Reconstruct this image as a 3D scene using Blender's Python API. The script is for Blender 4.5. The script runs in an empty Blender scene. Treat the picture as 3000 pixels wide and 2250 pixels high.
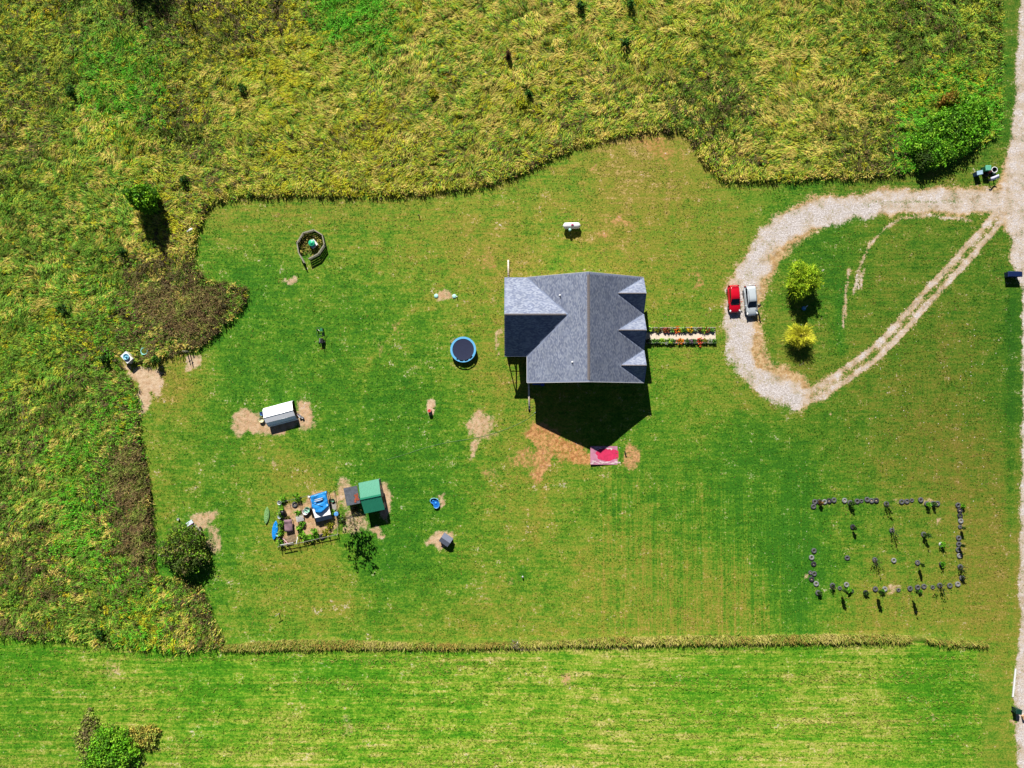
import bpy, bmesh, math, random
import numpy as np
from mathutils import Vector, Matrix

R = math.radians
scene = bpy.context.scene
COL = scene.collection
rng = np.random.default_rng(7)
random.seed(7)

# ------------------------------------------------------------------ camera, sky, sun, exposure
CAM_H, CAM_Y, TILT = 102.0, -3.3, R(1.853)
cam_data = bpy.data.cameras.new('camera')
cam_data.sensor_width = 36.0
cam_data.lens = 24.0
cam_data.clip_start = 1.0
cam_data.clip_end = 6000.0
cam = bpy.data.objects.new('camera', cam_data)
cam.location = (0.0, CAM_Y, CAM_H)
cam.rotation_euler = (TILT, 0.0, 0.0)
COL.objects.link(cam)
scene.camera = cam

SUN_EL, SUN_AZ = R(35.4), math.atan2(-0.245, 1.0)       # azimuth from +Y towards +X
world = bpy.data.worlds.new('World')
scene.world = world
world.use_nodes = True
wn = world.node_tree
wn.nodes.clear()
w_out = wn.nodes.new('ShaderNodeOutputWorld')
w_bg = wn.nodes.new('ShaderNodeBackground')
w_sky = wn.nodes.new('ShaderNodeTexSky')
w_sky.sky_type = 'NISHITA'
w_sky.sun_disc = False
w_sky.sun_elevation = SUN_EL
w_sky.sun_rotation = SUN_AZ
w_sky.air_density = 0.35
w_sky.dust_density = 0.1
w_bg.inputs['Strength'].default_value = 0.05
wn.links.new(w_sky.outputs[0], w_bg.inputs['Color'])
wn.links.new(w_bg.outputs[0], w_out.inputs['Surface'])

sun_data = bpy.data.lights.new('sun', 'SUN')
sun_data.energy = 5.0
sun_data.angle = R(0.5)
sun_data.color = (1.0, 0.955, 0.89)
sun = bpy.data.objects.new('sun', sun_data)
s_dir = Vector((math.sin(SUN_AZ) * math.cos(SUN_EL), math.cos(SUN_AZ) * math.cos(SUN_EL), math.sin(SUN_EL)))
sun.rotation_euler = s_dir.to_track_quat('Z', 'Y').to_euler()
sun.location = (0, 0, 60)
COL.objects.link(sun)

vs = scene.view_settings
scene.display_settings.display_device = 'sRGB'
vs.view_transform = 'Standard'
vs.look = 'None'
vs.gamma = 1.0
vs.use_curve_mapping = False
vs.exposure = 1.22

# ------------------------------------------------------------------ terrain and placing
S = 0.051                                                # metres per photograph pixel at ground level

def smooth(a, b, x):
    t = np.clip((x - a) / (b - a), 0.0, 1.0)
    return t * t * (3 - 2 * t)

def terrain(x, y):
    """lawn level: about a metre lower behind the house than at the drive"""
    return -1.0 + smooth(2.5, 19.0, x)

def ray(px, py):
    dx = (px - 1500.0) / 1500.0 * 0.75
    dy = -(py - 1125.0) / 1500.0 * 0.75
    c, s = math.cos(TILT), math.sin(TILT)
    return dx, dy * c + s, dy * s - c

def atz(px, py, z):
    d = ray(px, py)
    t = (z - CAM_H) / d[2]
    return Vector((d[0] * t, CAM_Y + d[1] * t, z))

def at(px, py, h=0.0):
    z = h
    for _ in range(4):
        p = atz(px, py, z)
        z = float(terrain(p.x, p.y)) + h
    return atz(px, py, z)

def base(px, py, h):
    """ground point under something whose top (at height h) is seen at the pixel"""
    p = at(px, py, h)
    return Vector((p.x, p.y, float(terrain(p.x, p.y))))

def to_px(x, y, z):
    """world points to photograph pixels (numpy)"""
    X, Y, Z = x, y - CAM_Y, z - CAM_H
    c, s = math.cos(TILT), math.sin(TILT)
    yc = Y * c + Z * s
    zc = -Y * s + Z * c
    return 1500 + X / -zc / 0.75 * 1500, 1125 - yc / -zc / 0.75 * 1500

# ------------------------------------------------------------------ numpy noise
_H = np.random.default_rng(11).random((256, 256)).astype(np.float32)

def vnoise(x, y, seed=0):
    x = x + seed * 17.31
    y = y + seed * 5.77
    xi, yi = np.floor(x).astype(np.int64), np.floor(y).astype(np.int64)
    fx, fy = x - xi, y - yi
    fx, fy = fx * fx * (3 - 2 * fx), fy * fy * (3 - 2 * fy)
    g = lambda a, b: _H[(a + 31 * b) & 255, (b + 7 * (a >> 8)) & 255]
    return (g(xi, yi) * (1 - fx) + g(xi + 1, yi) * fx) * (1 - fy) + (g(xi, yi + 1) * (1 - fx) + g(xi + 1, yi + 1) * fx) * fy

def fbm(x, y, seed=0, octs=4):
    v, a, t = 0, 1.0, 0
    for k in range(octs):
        v = v + a * vnoise(x * 2 ** k, y * 2 ** k, seed + k * 3)
        t += a
        a *= 0.55
    return v / t

def rank01(v):
    r = np.empty(len(v))
    r[np.argsort(v)] = np.arange(len(v)) / max(1, len(v) - 1)
    return r

def inside(poly, x, y):
    r = np.zeros(x.shape, bool)
    n = len(poly)
    for i in range(n):
        x0, y0 = poly[i]
        x1, y1 = poly[(i + 1) % n]
        if y0 == y1:
            continue
        c = ((y0 > y) != (y1 > y)) & (x < (x1 - x0) * (y - y0) / (y1 - y0) + x0)
        r ^= c
    return r

def line_dist(line, x, y, closed=False):
    d = np.full(x.shape, 1e9)
    n = len(line)
    for i in range(n if closed else n - 1):
        x0, y0 = line[i]
        x1, y1 = line[(i + 1) % n]
        vx, vy = x1 - x0, y1 - y0
        L = vx * vx + vy * vy
        t = np.clip(((x - x0) * vx + (y - y0) * vy) / max(L, 1e-9), 0, 1)
        d = np.minimum(d, np.hypot(x - x0 - t * vx, y - y0 - t * vy))
    return d

def anchors(pts, x, y, sig=90.0):
    """smooth field through scattered (x, y, values...) samples, in photograph pixels"""
    w = np.full(x.shape, 1e-12)
    nv = len(pts[0]) - 2
    acc = [np.zeros(x.shape) for _ in range(nv)]
    for p in pts:
        d2 = (x - p[0]) ** 2 + (y - p[1]) ** 2
        k = np.exp(-d2 / (2 * sig * sig)) + 1e-3 / (1 + (d2 / (sig * sig)) ** 2)
        w += k
        for i in range(nv):
            acc[i] += k * p[2 + i]
    return [a / w for a in acc]

# ------------------------------------------------------------------ materials
def lin(c):
    c = c / 255.0
    return c / 12.92 if c <= 0.04045 else ((c + 0.055) / 1.055) ** 2.4

K = 2.05                                                  # picture brightness of a flat white ground

def P(r, g, b, k=1.0):
    """base colour of a level surface that the photograph shows as sRGB (r, g, b)"""
    return (lin(r) / K * k, lin(g) / K * k, lin(b) / K * k, 1.0)

def C(r, g, b):
    """plain base colour from sRGB"""
    return (lin(r) * .62, lin(g) * .62, lin(b) * .62, 1.0)

MATS = {}

def mat(name, col, rough=0.7, metal=0.0, var=0.18, scale=6.0, bump=0.0, bscale=25.0, spec=0.3, coat=0.0, vcol=False, stretch=None, trans=0.0):
    m = bpy.data.materials.new(name)
    m.use_nodes = True
    nt = m.node_tree
    N, L = nt.nodes, nt.links
    b = N['Principled BSDF']
    b.inputs['Roughness'].default_value = rough
    b.inputs['Metallic'].default_value = metal
    b.inputs['Specular IOR Level'].default_value = spec
    if coat:
        b.inputs['Coat Weight'].default_value = coat
        b.inputs['Coat Roughness'].default_value = 0.05
    tc = N.new('ShaderNodeTexCoord')
    src = tc.outputs['Object']
    if stretch:
        mp = N.new('ShaderNodeMapping')
        mp.inputs['Scale'].default_value = stretch
        L.new(src, mp.inputs['Vector'])
        src = mp.outputs[0]
    no = N.new('ShaderNodeTexNoise')
    no.inputs['Scale'].default_value = scale
    no.inputs['Detail'].default_value = 4
    L.new(src, no.inputs['Vector'])
    mr = N.new('ShaderNodeMapRange')
    mr.inputs[1].default_value = 0.25
    mr.inputs[2].default_value = 0.75
    mr.inputs[3].default_value = 1 - var
    mr.inputs[4].default_value = 1 + var
    L.new(no.outputs[0], mr.inputs[0])
    mx = N.new('ShaderNodeMix')
    mx.data_type = 'RGBA'
    mx.blend_type = 'MULTIPLY'
    mx.inputs[0].default_value = 1.0
    mx.clamp_result = False
    if vcol:
        at_ = N.new('ShaderNodeAttribute')
        at_.attribute_name = 'col'
        L.new(at_.outputs['Color'], mx.inputs[6])
    else:
        mx.inputs[6].default_value = col
    L.new(mr.outputs[0], mx.inputs[7])
    L.new(mx.outputs[2], b.inputs['Base Color'])
    if bump:
        n2 = N.new('ShaderNodeTexNoise')
        n2.inputs['Scale'].default_value = bscale
        n2.inputs['Detail'].default_value = 3
        L.new(src, n2.inputs['Vector'])
        bp = N.new('ShaderNodeBump')
        bp.inputs['Strength'].default_value = bump
        bp.inputs['Distance'].default_value = 0.03
        L.new(n2.outputs[0], bp.inputs['Height'])
        L.new(bp.outputs[0], b.inputs['Normal'])
    if trans:
        tr = N.new('ShaderNodeBsdfTranslucent')
        L.new(mx.outputs[2], tr.inputs['Color'])
        ms = N.new('ShaderNodeMixShader')
        ms.inputs[0].default_value = trans
        L.new(b.outputs[0], ms.inputs[1])
        L.new(tr.outputs[0], ms.inputs[2])
        L.new(ms.outputs[0], N['Material Output'].inputs['Surface'])
    MATS[name] = m
    return m

# ------------------------------------------------------------------ object helpers
def tag(o, label=None, cat=None, group=None, kind=None):
    if label: o['label'] = label
    if cat: o['category'] = cat
    if group: o['group'] = group
    if kind: o['kind'] = kind
    return o

def thing(name, label, cat, loc, rz=0.0, group=None):
    o = bpy.data.objects.new(name, None)
    o.empty_display_size = 0.3
    o.location = loc
    o.rotation_euler = (0, 0, rz)
    COL.objects.link(o)
    return tag(o, label, cat, group)

class MB:
    """collects simple shapes and links them as ONE mesh object"""
    def __init__(self):
        self.v, self.f, self.sm = [], [], []
    def add(self, vs, fs, smooth_=False):
        o = len(self.v)
        self.v += [tuple(p) for p in vs]
        for f in fs:
            self.f.append(tuple(i + o for i in f))
            self.sm.append(smooth_)
        return self
    def box(self, c, s, rz=0.0, rx=0.0, ry=0.0):
        M = Matrix.Translation(c) @ Matrix.Rotation(rz, 4, 'Z') @ Matrix.Rotation(ry, 4, 'Y') @ Matrix.Rotation(rx, 4, 'X')
        h = [a / 2 for a in s]
        vs_ = [M @ Vector((x * h[0], y * h[1], z * h[2])) for z in (-1, 1) for y in (-1, 1) for x in (-1, 1)]
        return self.add(vs_, [(0, 2, 3, 1), (4, 5, 7, 6), (0, 1, 5, 4), (2, 6, 7, 3), (0, 4, 6, 2), (1, 3, 7, 5)])
    def tube(self, p0, p1, r0, r1=None, n=8, cap=True, sm=True):
        r1 = r0 if r1 is None else r1
        p0, p1 = Vector(p0), Vector(p1)
        d = (p1 - p0)
        if d.length < 1e-6:
            return self
        d.normalize()
        a = d.orthogonal().normalized()
        b = d.cross(a)
        vs_ = []
        for p, r in ((p0, r0), (p1, r1)):
            for k in range(n):
                t = 2 * math.pi * k / n
                vs_.append(p + (a * math.cos(t) + b * math.sin(t)) * r)
        fs = [(k, (k + 1) % n, n + (k + 1) % n, n + k) for k in range(n)]
        self.add(vs_, fs, sm)
        if cap:
            self.add(vs_[:n], [tuple(range(n - 1, -1, -1))])
            self.add(vs_[n:], [tuple(range(n))])
        return self
    def path(self, pts, r, n=8):
        for i in range(len(pts) - 1):
            self.tube(pts[i], pts[i + 1], r, r, n, cap=(i in (0, len(pts) - 2)))
        return self
    def lathe(self, prof, n=20, c=(0, 0, 0), cap=True):
        vs_ = []
        for r, z in prof:
            for k in range(n):
                t = 2 * math.pi * k / n
                vs_.append((c[0] + r * math.cos(t), c[1] + r * math.sin(t), c[2] + z))
        fs = []
        for i in range(len(prof) - 1):
            for k in range(n):
                fs.append((i * n + k, i * n + (k + 1) % n, (i + 1) * n + (k + 1) % n, (i + 1) * n + k))
        self.add(vs_, fs, True)
        if cap:
            self.add(vs_[:n], [tuple(range(n - 1, -1, -1))])
            self.add(vs_[-n:], [tuple(range(n))])
        return self
    def slab(self, poly, th):
        """a polygon in space thickened straight down"""
        n = len(poly)
        top = [Vector(p) for p in poly]
        bot = [p - Vector((0, 0, th)) for p in top]
        self.add(top + bot, [tuple(range(n)), tuple(range(2 * n - 1, n - 1, -1))] +
                 [(i, i + n, (i + 1) % n + n, (i + 1) % n) for i in range(n)])
        return self
    def loft(self, rings, cap=True, sm=True):
        n = len(rings[0])
        vs_ = [p for r in rings for p in r]
        fs = []
        for i in range(len(rings) - 1):
            for k in range(n):
                fs.append((i * n + k, i * n + (k + 1) % n, (i + 1) * n + (k + 1) % n, (i + 1) * n + k))
        self.add(vs_, fs, sm)
        if cap:
            self.add(rings[0], [tuple(range(n - 1, -1, -1))])
            self.add(rings[-1], [tuple(range(n))])
        return self
    def build(self, name, m, parent=None, loc=None):
        me = bpy.data.meshes.new(name)
        me.from_pydata(self.v, [], self.f)
        me.polygons.foreach_set('use_smooth', self.sm)
        bm = bmesh.new()
        bm.from_mesh(me)
        bmesh.ops.remove_doubles(bm, verts=bm.verts, dist=1e-5)
        bmesh.ops.recalc_face_normals(bm, faces=bm.faces)
        bm.to_mesh(me)
        bm.free()
        me.materials.append(m)
        o = bpy.data.objects.new(name, me)
        COL.objects.link(o)
        if parent: o.parent = parent
        if loc is not None: o.location = loc
        return o

def quads(name, V, m, parent=None, cols=None, strips=1, loc=None):
    """numpy strips: V is (N, 2*(strips+1), 3); cols (N, 3) per strip piece"""
    N_, k, _ = V.shape
    me = bpy.data.meshes.new(name)
    me.vertices.add(N_ * k)
    me.vertices.foreach_set('co', V.reshape(-1).astype(np.float32))
    f = np.array([[2 * j, 2 * j + 1, 2 * j + 3, 2 * j + 2] for j in range(strips)])
    F = (np.arange(N_)[:, None, None] * k + f[None]).reshape(-1)
    nf = N_ * strips
    me.loops.add(nf * 4)
    me.loops.foreach_set('vertex_index', F.astype(np.int32))
    me.polygons.add(nf)
    me.polygons.foreach_set('loop_start', np.arange(0, nf * 4, 4, dtype=np.int32))
    me.polygons.foreach_set('loop_total', np.full(nf, 4, dtype=np.int32))
    if cols is not None:
        a = me.attributes.new('col', 'FLOAT_COLOR', 'POINT')
        cc = np.concatenate([cols, np.ones((N_, 1))], 1)
        a.data.foreach_set('color', np.repeat(cc, k, 0).reshape(-1).astype(np.float32))
    me.update(calc_edges=True)
    me.materials.append(m)
    o = bpy.data.objects.new(name, me)
    COL.objects.link(o)
    if parent: o.parent = parent
    if loc is not None: o.location = loc
    return o

def leaf_quads(c, size, r, flat=0.5, hang=False):
    """leaf faces at centres c (N,3): random orientation, flat=1 lies level"""
    n = len(c)
    nz = r.normal(size=(n, 3)) * (1 - flat) + np.array([0, 0, 1.0]) * flat * 1.3
    if hang:                                             # leaves hanging edge-on to the zenith
        nz[:, 2] *= .25
        nz[:, 1] += np.sign(nz[:, 1]) * .8
    nz /= np.linalg.norm(nz, axis=1)[:, None] + 1e-9
    t = r.normal(size=(n, 3))
    u = np.cross(nz, t)
    u /= np.linalg.norm(u, axis=1)[:, None] + 1e-9
    v = np.cross(nz, u)
    s = (np.asarray(size) * r.uniform(0.6, 1.3, n))[:, None]
    u, v = u * s * 0.5, v * s * 0.9
    return np.stack([c - v * 0.9, c - v * 0.2 + u, c - v * 0.2 - u, c + v], 1)

def copy_tree(o, parent=None):
    c = o.copy()
    COL.objects.link(c)
    c.parent = parent
    for ch in list(o.children):
        copy_tree(ch, c)
    return c

ORD = ['first', 'second', 'third', 'fourth', 'fifth', 'sixth', 'seventh', 'eighth', 'ninth', 'tenth', 'eleventh', 'twelfth',
       'thirteenth', 'fourteenth', 'fifteenth', 'sixteenth', 'seventeenth', 'eighteenth', 'nineteenth', 'twentieth', 'twenty-first', 'twenty-second']
# ------------------------------------------------------------------ where lawn, meadow, tracks and bare soil lie (photograph pixels)
MEADOW_EDGE = [(2927, -200), (2927, 100), (2925, 300), (2922, 350), (2908, 400), (2868, 425), (2827, 445), (2795, 467), (2741, 480), (2705, 495),
               (2633, 505), (2542, 515), (2407, 522), (2316, 525), (2226, 525), (2136, 530), (2104, 515), (2077, 485), (2059, 465), (2027, 415),
               (2004, 387), (1985, 380), (1949, 382), (1859, 388), (1768, 408), (1678, 430), (1588, 470), (1520, 510), (1430, 538), (1339, 555), (1226, 565),
               (1090, 570), (1000, 570), (904, 568), (768, 570), (678, 578), (633, 588), (597, 615), (587, 650), (574, 690), (567, 750),
               (583, 800), (601, 820), (678, 832), (719, 845), (723, 875), (705, 905), (678, 930), (646, 955), (633, 985), (583, 1015),
               (533, 1030), (475, 1045), (440, 1060), (400, 1060), (384, 1048), (352, 1065), (389, 1100), (400, 1130), (407, 1190), (409, 1230), (416, 1310), (427, 1370),
               (438, 1440), (445, 1500), (452, 1640), (457, 1675), (470, 1690), (520, 1700), (570, 1712), (592, 1725), (608, 1760), (619, 1800),
               (642, 1845), (655, 1870), (651, 1893), (497, 1903), (384, 1892), (294, 1878), (181, 1865), (0, 1862), (-200, 1862)]
MEADOW = MEADOW_EDGE + [(-900, 1862), (-900, -900), (2927, -900)]
HEDGE = [(655, 1893), (760, 1888), (860, 1882), (1000, 1882), (1200, 1886), (1350, 1888), (1500, 1884), (1650, 1878), (1800, 1874), (2000, 1870),
         (2200, 1868), (2400, 1866), (2560, 1864), (2665, 1866), (2780, 1878), (2885, 1882)]
DRIVE = [(3010, 590), (2900, 592), (2800, 590), (2700, 588), (2600, 592), (2500, 604), (2420, 620), (2350, 648), (2285, 692), (2238, 745), (2204, 800),
         (2184, 850), (2177, 910), (2176, 970), (2186, 1025), (2212, 1075), (2245, 1108), (2290, 1132), (2335, 1148)]
GRAVEL = [(2545, 606), (2480, 616), (2400, 632), (2340, 650), (2275, 690), (2225, 735), (2192, 800), (2178, 870), (2166, 940), (2164, 990), (2174, 1045), (2205, 1092),
          (2248, 1130), (2310, 1164)]
TRACK = [(2330, 1172), (2400, 1150), (2485, 1093), (2545, 1050), (2601, 1001), (2665, 930), (2729, 857), (2820, 758), (2900, 667), (2920, 640)]
OLD_TRACKS = [[(2500, 860), (2520, 780), (2550, 715), (2590, 670), (2640, 640), (2720, 632), (2850, 645)],
              [(2470, 960), (2480, 840), (2488, 790)], [(2520, 845), (2530, 790)]]
ROAD_EDGE = [(2987, -200), (2985, 0), (2974, 180), (2966, 340), (2950, 430), (2930, 500), (2905, 555), (2890, 620), (2935, 665), (2958, 700),
             (2950, 765), (2972, 795), (2992, 860), (2990, 1000), (2990, 1300), (2984, 1500), (2980, 1700), (2984, 1850), (2972, 1935), (2966, 2010), (2966, 2090),
             (2972, 2180), (2978, 2260), (2978, 2500)]
ROAD = ROAD_EDGE + [(3190, 2500), (3190, -200)]
FIELD = [(-900, 1862), (0, 1862), (181, 1865), (294, 1878), (384, 1892), (497, 1903), (655, 1900), (1000, 1890), (1500, 1890), (2000, 1876), (2665, 1874), (2862, 1885),
         (2872, 2050), (2882, 2260), (2882, 3000), (-900, 3000)]

DRY = [(650, 650, .55), (800, 620, .55), (1000, 620, .55), (1200, 640, .52), (1400, 620, .5), (1550, 560, .48), (1700, 520, .55), (1880, 450, .8), (1960, 420, .75),
       (2020, 500, .6), (2150, 620, .5), (2250, 570, .45), (1800, 620, .65), (1850, 660, .72), (1700, 720, .55), (1450, 720, .6), (1430, 760, .68), (1250, 800, .5),
       (1000, 760, .36), (850, 860, .25), (700, 850, .15), (650, 780, .3), (1000, 860, .28), (1150, 950, .3), (1250, 1050, .25), (1400, 900, .42), (1450, 980, .55),
       (1470, 1000, .62), (800, 1000, .25), (950, 1100, .25), (700, 1100, .2), (600, 1200, .25), (510, 1130, .62), (480, 1250, .5), (500, 1330, .42), (480, 1450, .55),
       (600, 1400, .18), (900, 1300, .22), (820, 1390, .55), (880, 1410, .62), (1100, 1250, .2), (1250, 1300, .2), (1400, 1230, .42), (1300, 1400, .18),
       (1150, 1380, .2), (1450, 1400, .5), (1540, 1290, .5), (1600, 1420, .58), (1560, 1500, .5), (1700, 1450, .34), (1900, 1300, .3), (1850, 1200, .35),
       (1950, 1100, .42), (2000, 1000, .48), (2050, 900, .48), (2000, 800, .52), (1950, 760, .5), (2100, 750, .56), (1400, 1600, .45), (1250, 1680, .33),
       (1550, 1700, .35), (1700, 1700, .5), (1850, 1700, .45), (2000, 1600, .36), (2100, 1500, .25), (2200, 1400, .22), (2300, 1450, .08), (2335, 1600, .02),
       (2340, 1750, .05), (2200, 1750, .5), (2050, 1800, .56), (1800, 1820, .56), (1500, 1830, .52), (1200, 1830, .46), (900, 1800, .52), (750, 1800, .52),
       (700, 1700, .35), (1000, 1700, .4), (850, 1700, .58), (850, 1640, .5), (650, 1550, .12), (620, 1650, .12), (700, 1450, .3), (750, 1490, .55), (1150, 1500, .12),
       (1200, 1600, .2), (1150, 1640, .12), (2400, 1500, .36), (2550, 1550, .36), (2700, 1650, .42), (2650, 1750, .55), (2450, 1800, .55), (2800, 1750, .62),
       (2850, 1600, .62), (2925, 1700, .68), (2950, 1400, .5), (2945, 1000, .15), (2940, 1150, .2), (2850, 1100, .6), (2700, 1050, .5), (2600, 1150, .45),
       (2500, 1250, .4), (2400, 1250, .3), (2700, 1350, .5), (2850, 1350, .6), (2850, 1000, .48), (2850, 850, .4), (2700, 950, .36), (2750, 650, .34), (2650, 700, .38),
       (2600, 800, .45), (2550, 950, .45), (2450, 1000, .25), (2440, 750, .2), (2400, 700, .25), (2290, 900, .42), (2300, 1050, .5), (2400, 1080, .62), (2700, 530, .5),
       (2500, 545, .5), (2350, 560, .22), (2850, 450, .45), (2945, 200, .4), (2945, 300, .2),
       (100, 1950, .2), (300, 1930, .45), (100, 2100, .28), (400, 2070, .5), (250, 2000, .35), (500, 1990, .25), (600, 2020, .12), (800, 1930, .12), (800, 2040, .5),
       (600, 2150, .5), (800, 2200, .52), (1000, 2000, .22), (1100, 2050, .25), (1300, 2050, .36), (1200, 2200, .52), (1500, 2150, .46), (1640, 1990, .5),
       (1650, 2100, .42), (1800, 2200, .52), (2000, 2150, .52), (2100, 2050, .3), (2300, 2200, .54), (2500, 2100, .52), (2750, 2000, .12), (2750, 2150, .25),
       (2650, 2200, .46), (2830, 2080, .2), (100, 2230, .45), (2912, 2000, .6), (2912, 2200, .55)]
BRIGHT = [(900, 640, .95), (1300, 650, 1.0), (1900, 450, .95), (2100, 650, .95), (2650, 700, .74), (2450, 800, .78), (2350, 900, .78), (2850, 450, .72), (2945, 200, .64),
          (2700, 1000, .62), (2600, 1250, .66), (2850, 1250, .66), (2400, 1200, .76), (2750, 800, .66), (2300, 1500, .98), (2350, 1700, 1.0), (2550, 1600, .82), (2850, 1700, .78), (2100, 1700, .95),
          (1800, 1700, .98), (1900, 1300, .9), (2000, 1000, 1.0), (1400, 1700, 1.0), (800, 1750, 1.02), (700, 1200, .95), (950, 1000, .95), (1250, 1250, .95), (1200, 1550, .95),
          (600, 1550, .95), (100, 2050, 1.0), (500, 2000, 1.08), (800, 2150, 1.2), (1400, 2150, 1.22), (1800, 2000, 1.12), (2100, 2150, 1.22), (2600, 2100, 1.2), (2760, 2000, 1.05), (2912, 2100, .9)]

# bare ground: (x, y, rx, ry, turn in degrees, strength, clay)
DIRT = [(720, 1240, 52, 36, 10, 1.0, .2), (895, 1215, 30, 58, 10, 1.0, .25), (820, 1238, 90, 26, 12, .95, .2), (1127, 1465, 27, 62, 10, 1.0, .1), (1100, 1558, 34, 16, -30, .95, .1),
        (1010, 1450, 26, 50, 10, .85, .1), (1040, 1530, 40, 42, 0, .8, .1), (1282, 1582, 30, 24, 0, 1.05, .1), (1312, 1572, 22, 26, 0, .9, .1), (1290, 1455, 9, 14, 0, .9, .1),
        (1298, 1472, 13, 9, 0, .9, .1), (1258, 1196, 17, 17, 0, 1.05, .0), (1410, 1242, 38, 46, 30, .88, .15), (1388, 1320, 15, 38, -15, .85, .15), (854, 828, 26, 9, 12, .95, .0), (868, 818, 9, 12, 0, .9, 0),
        (1590, 1275, 54, 42, -35, .9, .95), (1650, 1312, 96, 38, -20, .84, 1.0), (1588, 1345, 28, 74, -12, .85, .9), (1535, 1345, 44, 26, 0, .7, .9), (1852, 1335, 26, 38, 0, .86, .8),
        (1705, 1342, 50, 26, 0, .92, 1.0), (565, 1062, 24, 24, 0, .95, .0), (595, 1520, 48, 30, 25, .82, .2), (625, 1580, 22, 50, 0, .8, .2), (1303, 867, 38, 16, 0, .95, .2),
        (1464, 1005, 9, 48, 0, .85, .2), (1450, 870, 8, 26, 0, .7, .2), (1650, 1992, 20, 15, -30, .72, .6), (2975, 2118, 14, 18, 35, 1.0, .3), (1735, 493, 10, 7, 0, .8, .9),
        (2050, 820, 22, 24, 0, .66, .9), (2140, 900, 22, 70, 0, .55, .8), (2290, 1120, 30, 12, 30, .55, .7), (770, 1350, 14, 9, 0, .62, .1), (800, 1352, 8, 8, 0, .72, .1), (680, 1370, 12, 8, 0, .66, .1),
        (762, 1320, 8, 12, 0, .62, .1), (2753, 1526, 10, 9, 0, .8, .1), (1010, 2130, 14, 40, 0, .5, .2), (2735, 2105, 9, 24, 15, .68, .2), (2100, 2060, 14, 6, 0, .6, .2), (2440, 2200, 20, 7, 0, .58, .2),
        (1905, 420, 70, 34, -10, .58, 1.0), (1960, 455, 50, 26, 20, .55, 1.0), (1830, 655, 54, 20, -12, .56, .9), (1770, 690, 30, 14, 0, .55, .9), (1440, 765, 22, 34, 25, .55, .9), (1400, 790, 14, 22, 0, .52, .9), (1165, 965, 10, 24, 30, .56, .8), (1395, 705, 40, 8, -30, .52, .9), (1110, 1020, 10, 26, 20, .5, .7), (1430, 1390, 30, 20, 0, .55, .8), (1500, 1715, 14, 14, 0, .6, .6), (1150, 880, 20, 8, 0, .5, .6), (1120, 640, 10, 5, 0, .6, .6), (2100, 1900, 18, 6, 0, .4, .2), (2060, 1280, 8, 6, 0, .4, .2),
        (2730, 1475, 24, 9, 0, .72, .1), (2620, 1475, 16, 7, 0, .55, .1), (2440, 1725, 30, 6, 0, .55, .1), (2625, 1728, 26, 10, 0, .7, .1), (2370, 1690, 8, 14, 0, .75, .2), (2710, 1712, 14, 7, 0, .55, .1),
        (2790, 1705, 12, 6, 0, .55, .1), (330, 1960, 26, 40, 0, .45, .3), (2440, 1222, 22, 8, -25, .7, .1)]
GARDEN = [(822, 1478), (905, 1455), (985, 1436), (996, 1500), (992, 1560), (950, 1572), (900, 1585), (826, 1600)]
YARD = [(350, 1066), (372, 1060), (392, 1082), (408, 1072), (432, 1075), (470, 1075), (484, 1085), (470, 1105), (484, 1140), (482, 1155), (470, 1158), (450, 1150), (440, 1180), (428, 1205),
        (412, 1250), (405, 1225), (400, 1160), (388, 1110)]
PEN = [(905, 672), (945, 690), (952, 720), (935, 745), (902, 765), (872, 745), (868, 708), (885, 682)]

def soil_masks(px, py):
    wx = px + 24 * (fbm(px * .035, py * .035, 3, 4) - .5) * 2
    wy = py + 24 * (fbm(px * .035, py * .035, 9, 4) - .5) * 2
    d = np.zeros(px.shape)
    cl = np.zeros(px.shape)
    for (x, y, rx, ry, a, s, c) in DIRT:
        ca, sa = math.cos(R(a)), math.sin(R(a))
        u, v = (wx - x), (wy - y)
        q = np.hypot((u * ca - v * sa) / rx, (u * sa + v * ca) / ry)
        m = s * (1 - smooth(.62, 1.25, q))
        cl = np.where(m > d, c, cl)
        d = np.maximum(d, m)
    for poly, s, c in ((GARDEN, .9, .35), (YARD, 1.05, .0), (PEN, .34, .4)):
        ins = inside(poly, wx, wy)
        ld = line_dist(poly, wx, wy, True)
        m = s * np.where(ins, smooth(-2, 9, ld), smooth(8, -2, ld) * .4)
        cl = np.where(m > d, c, cl)
        d = np.maximum(d, m)
    return d, cl

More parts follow.
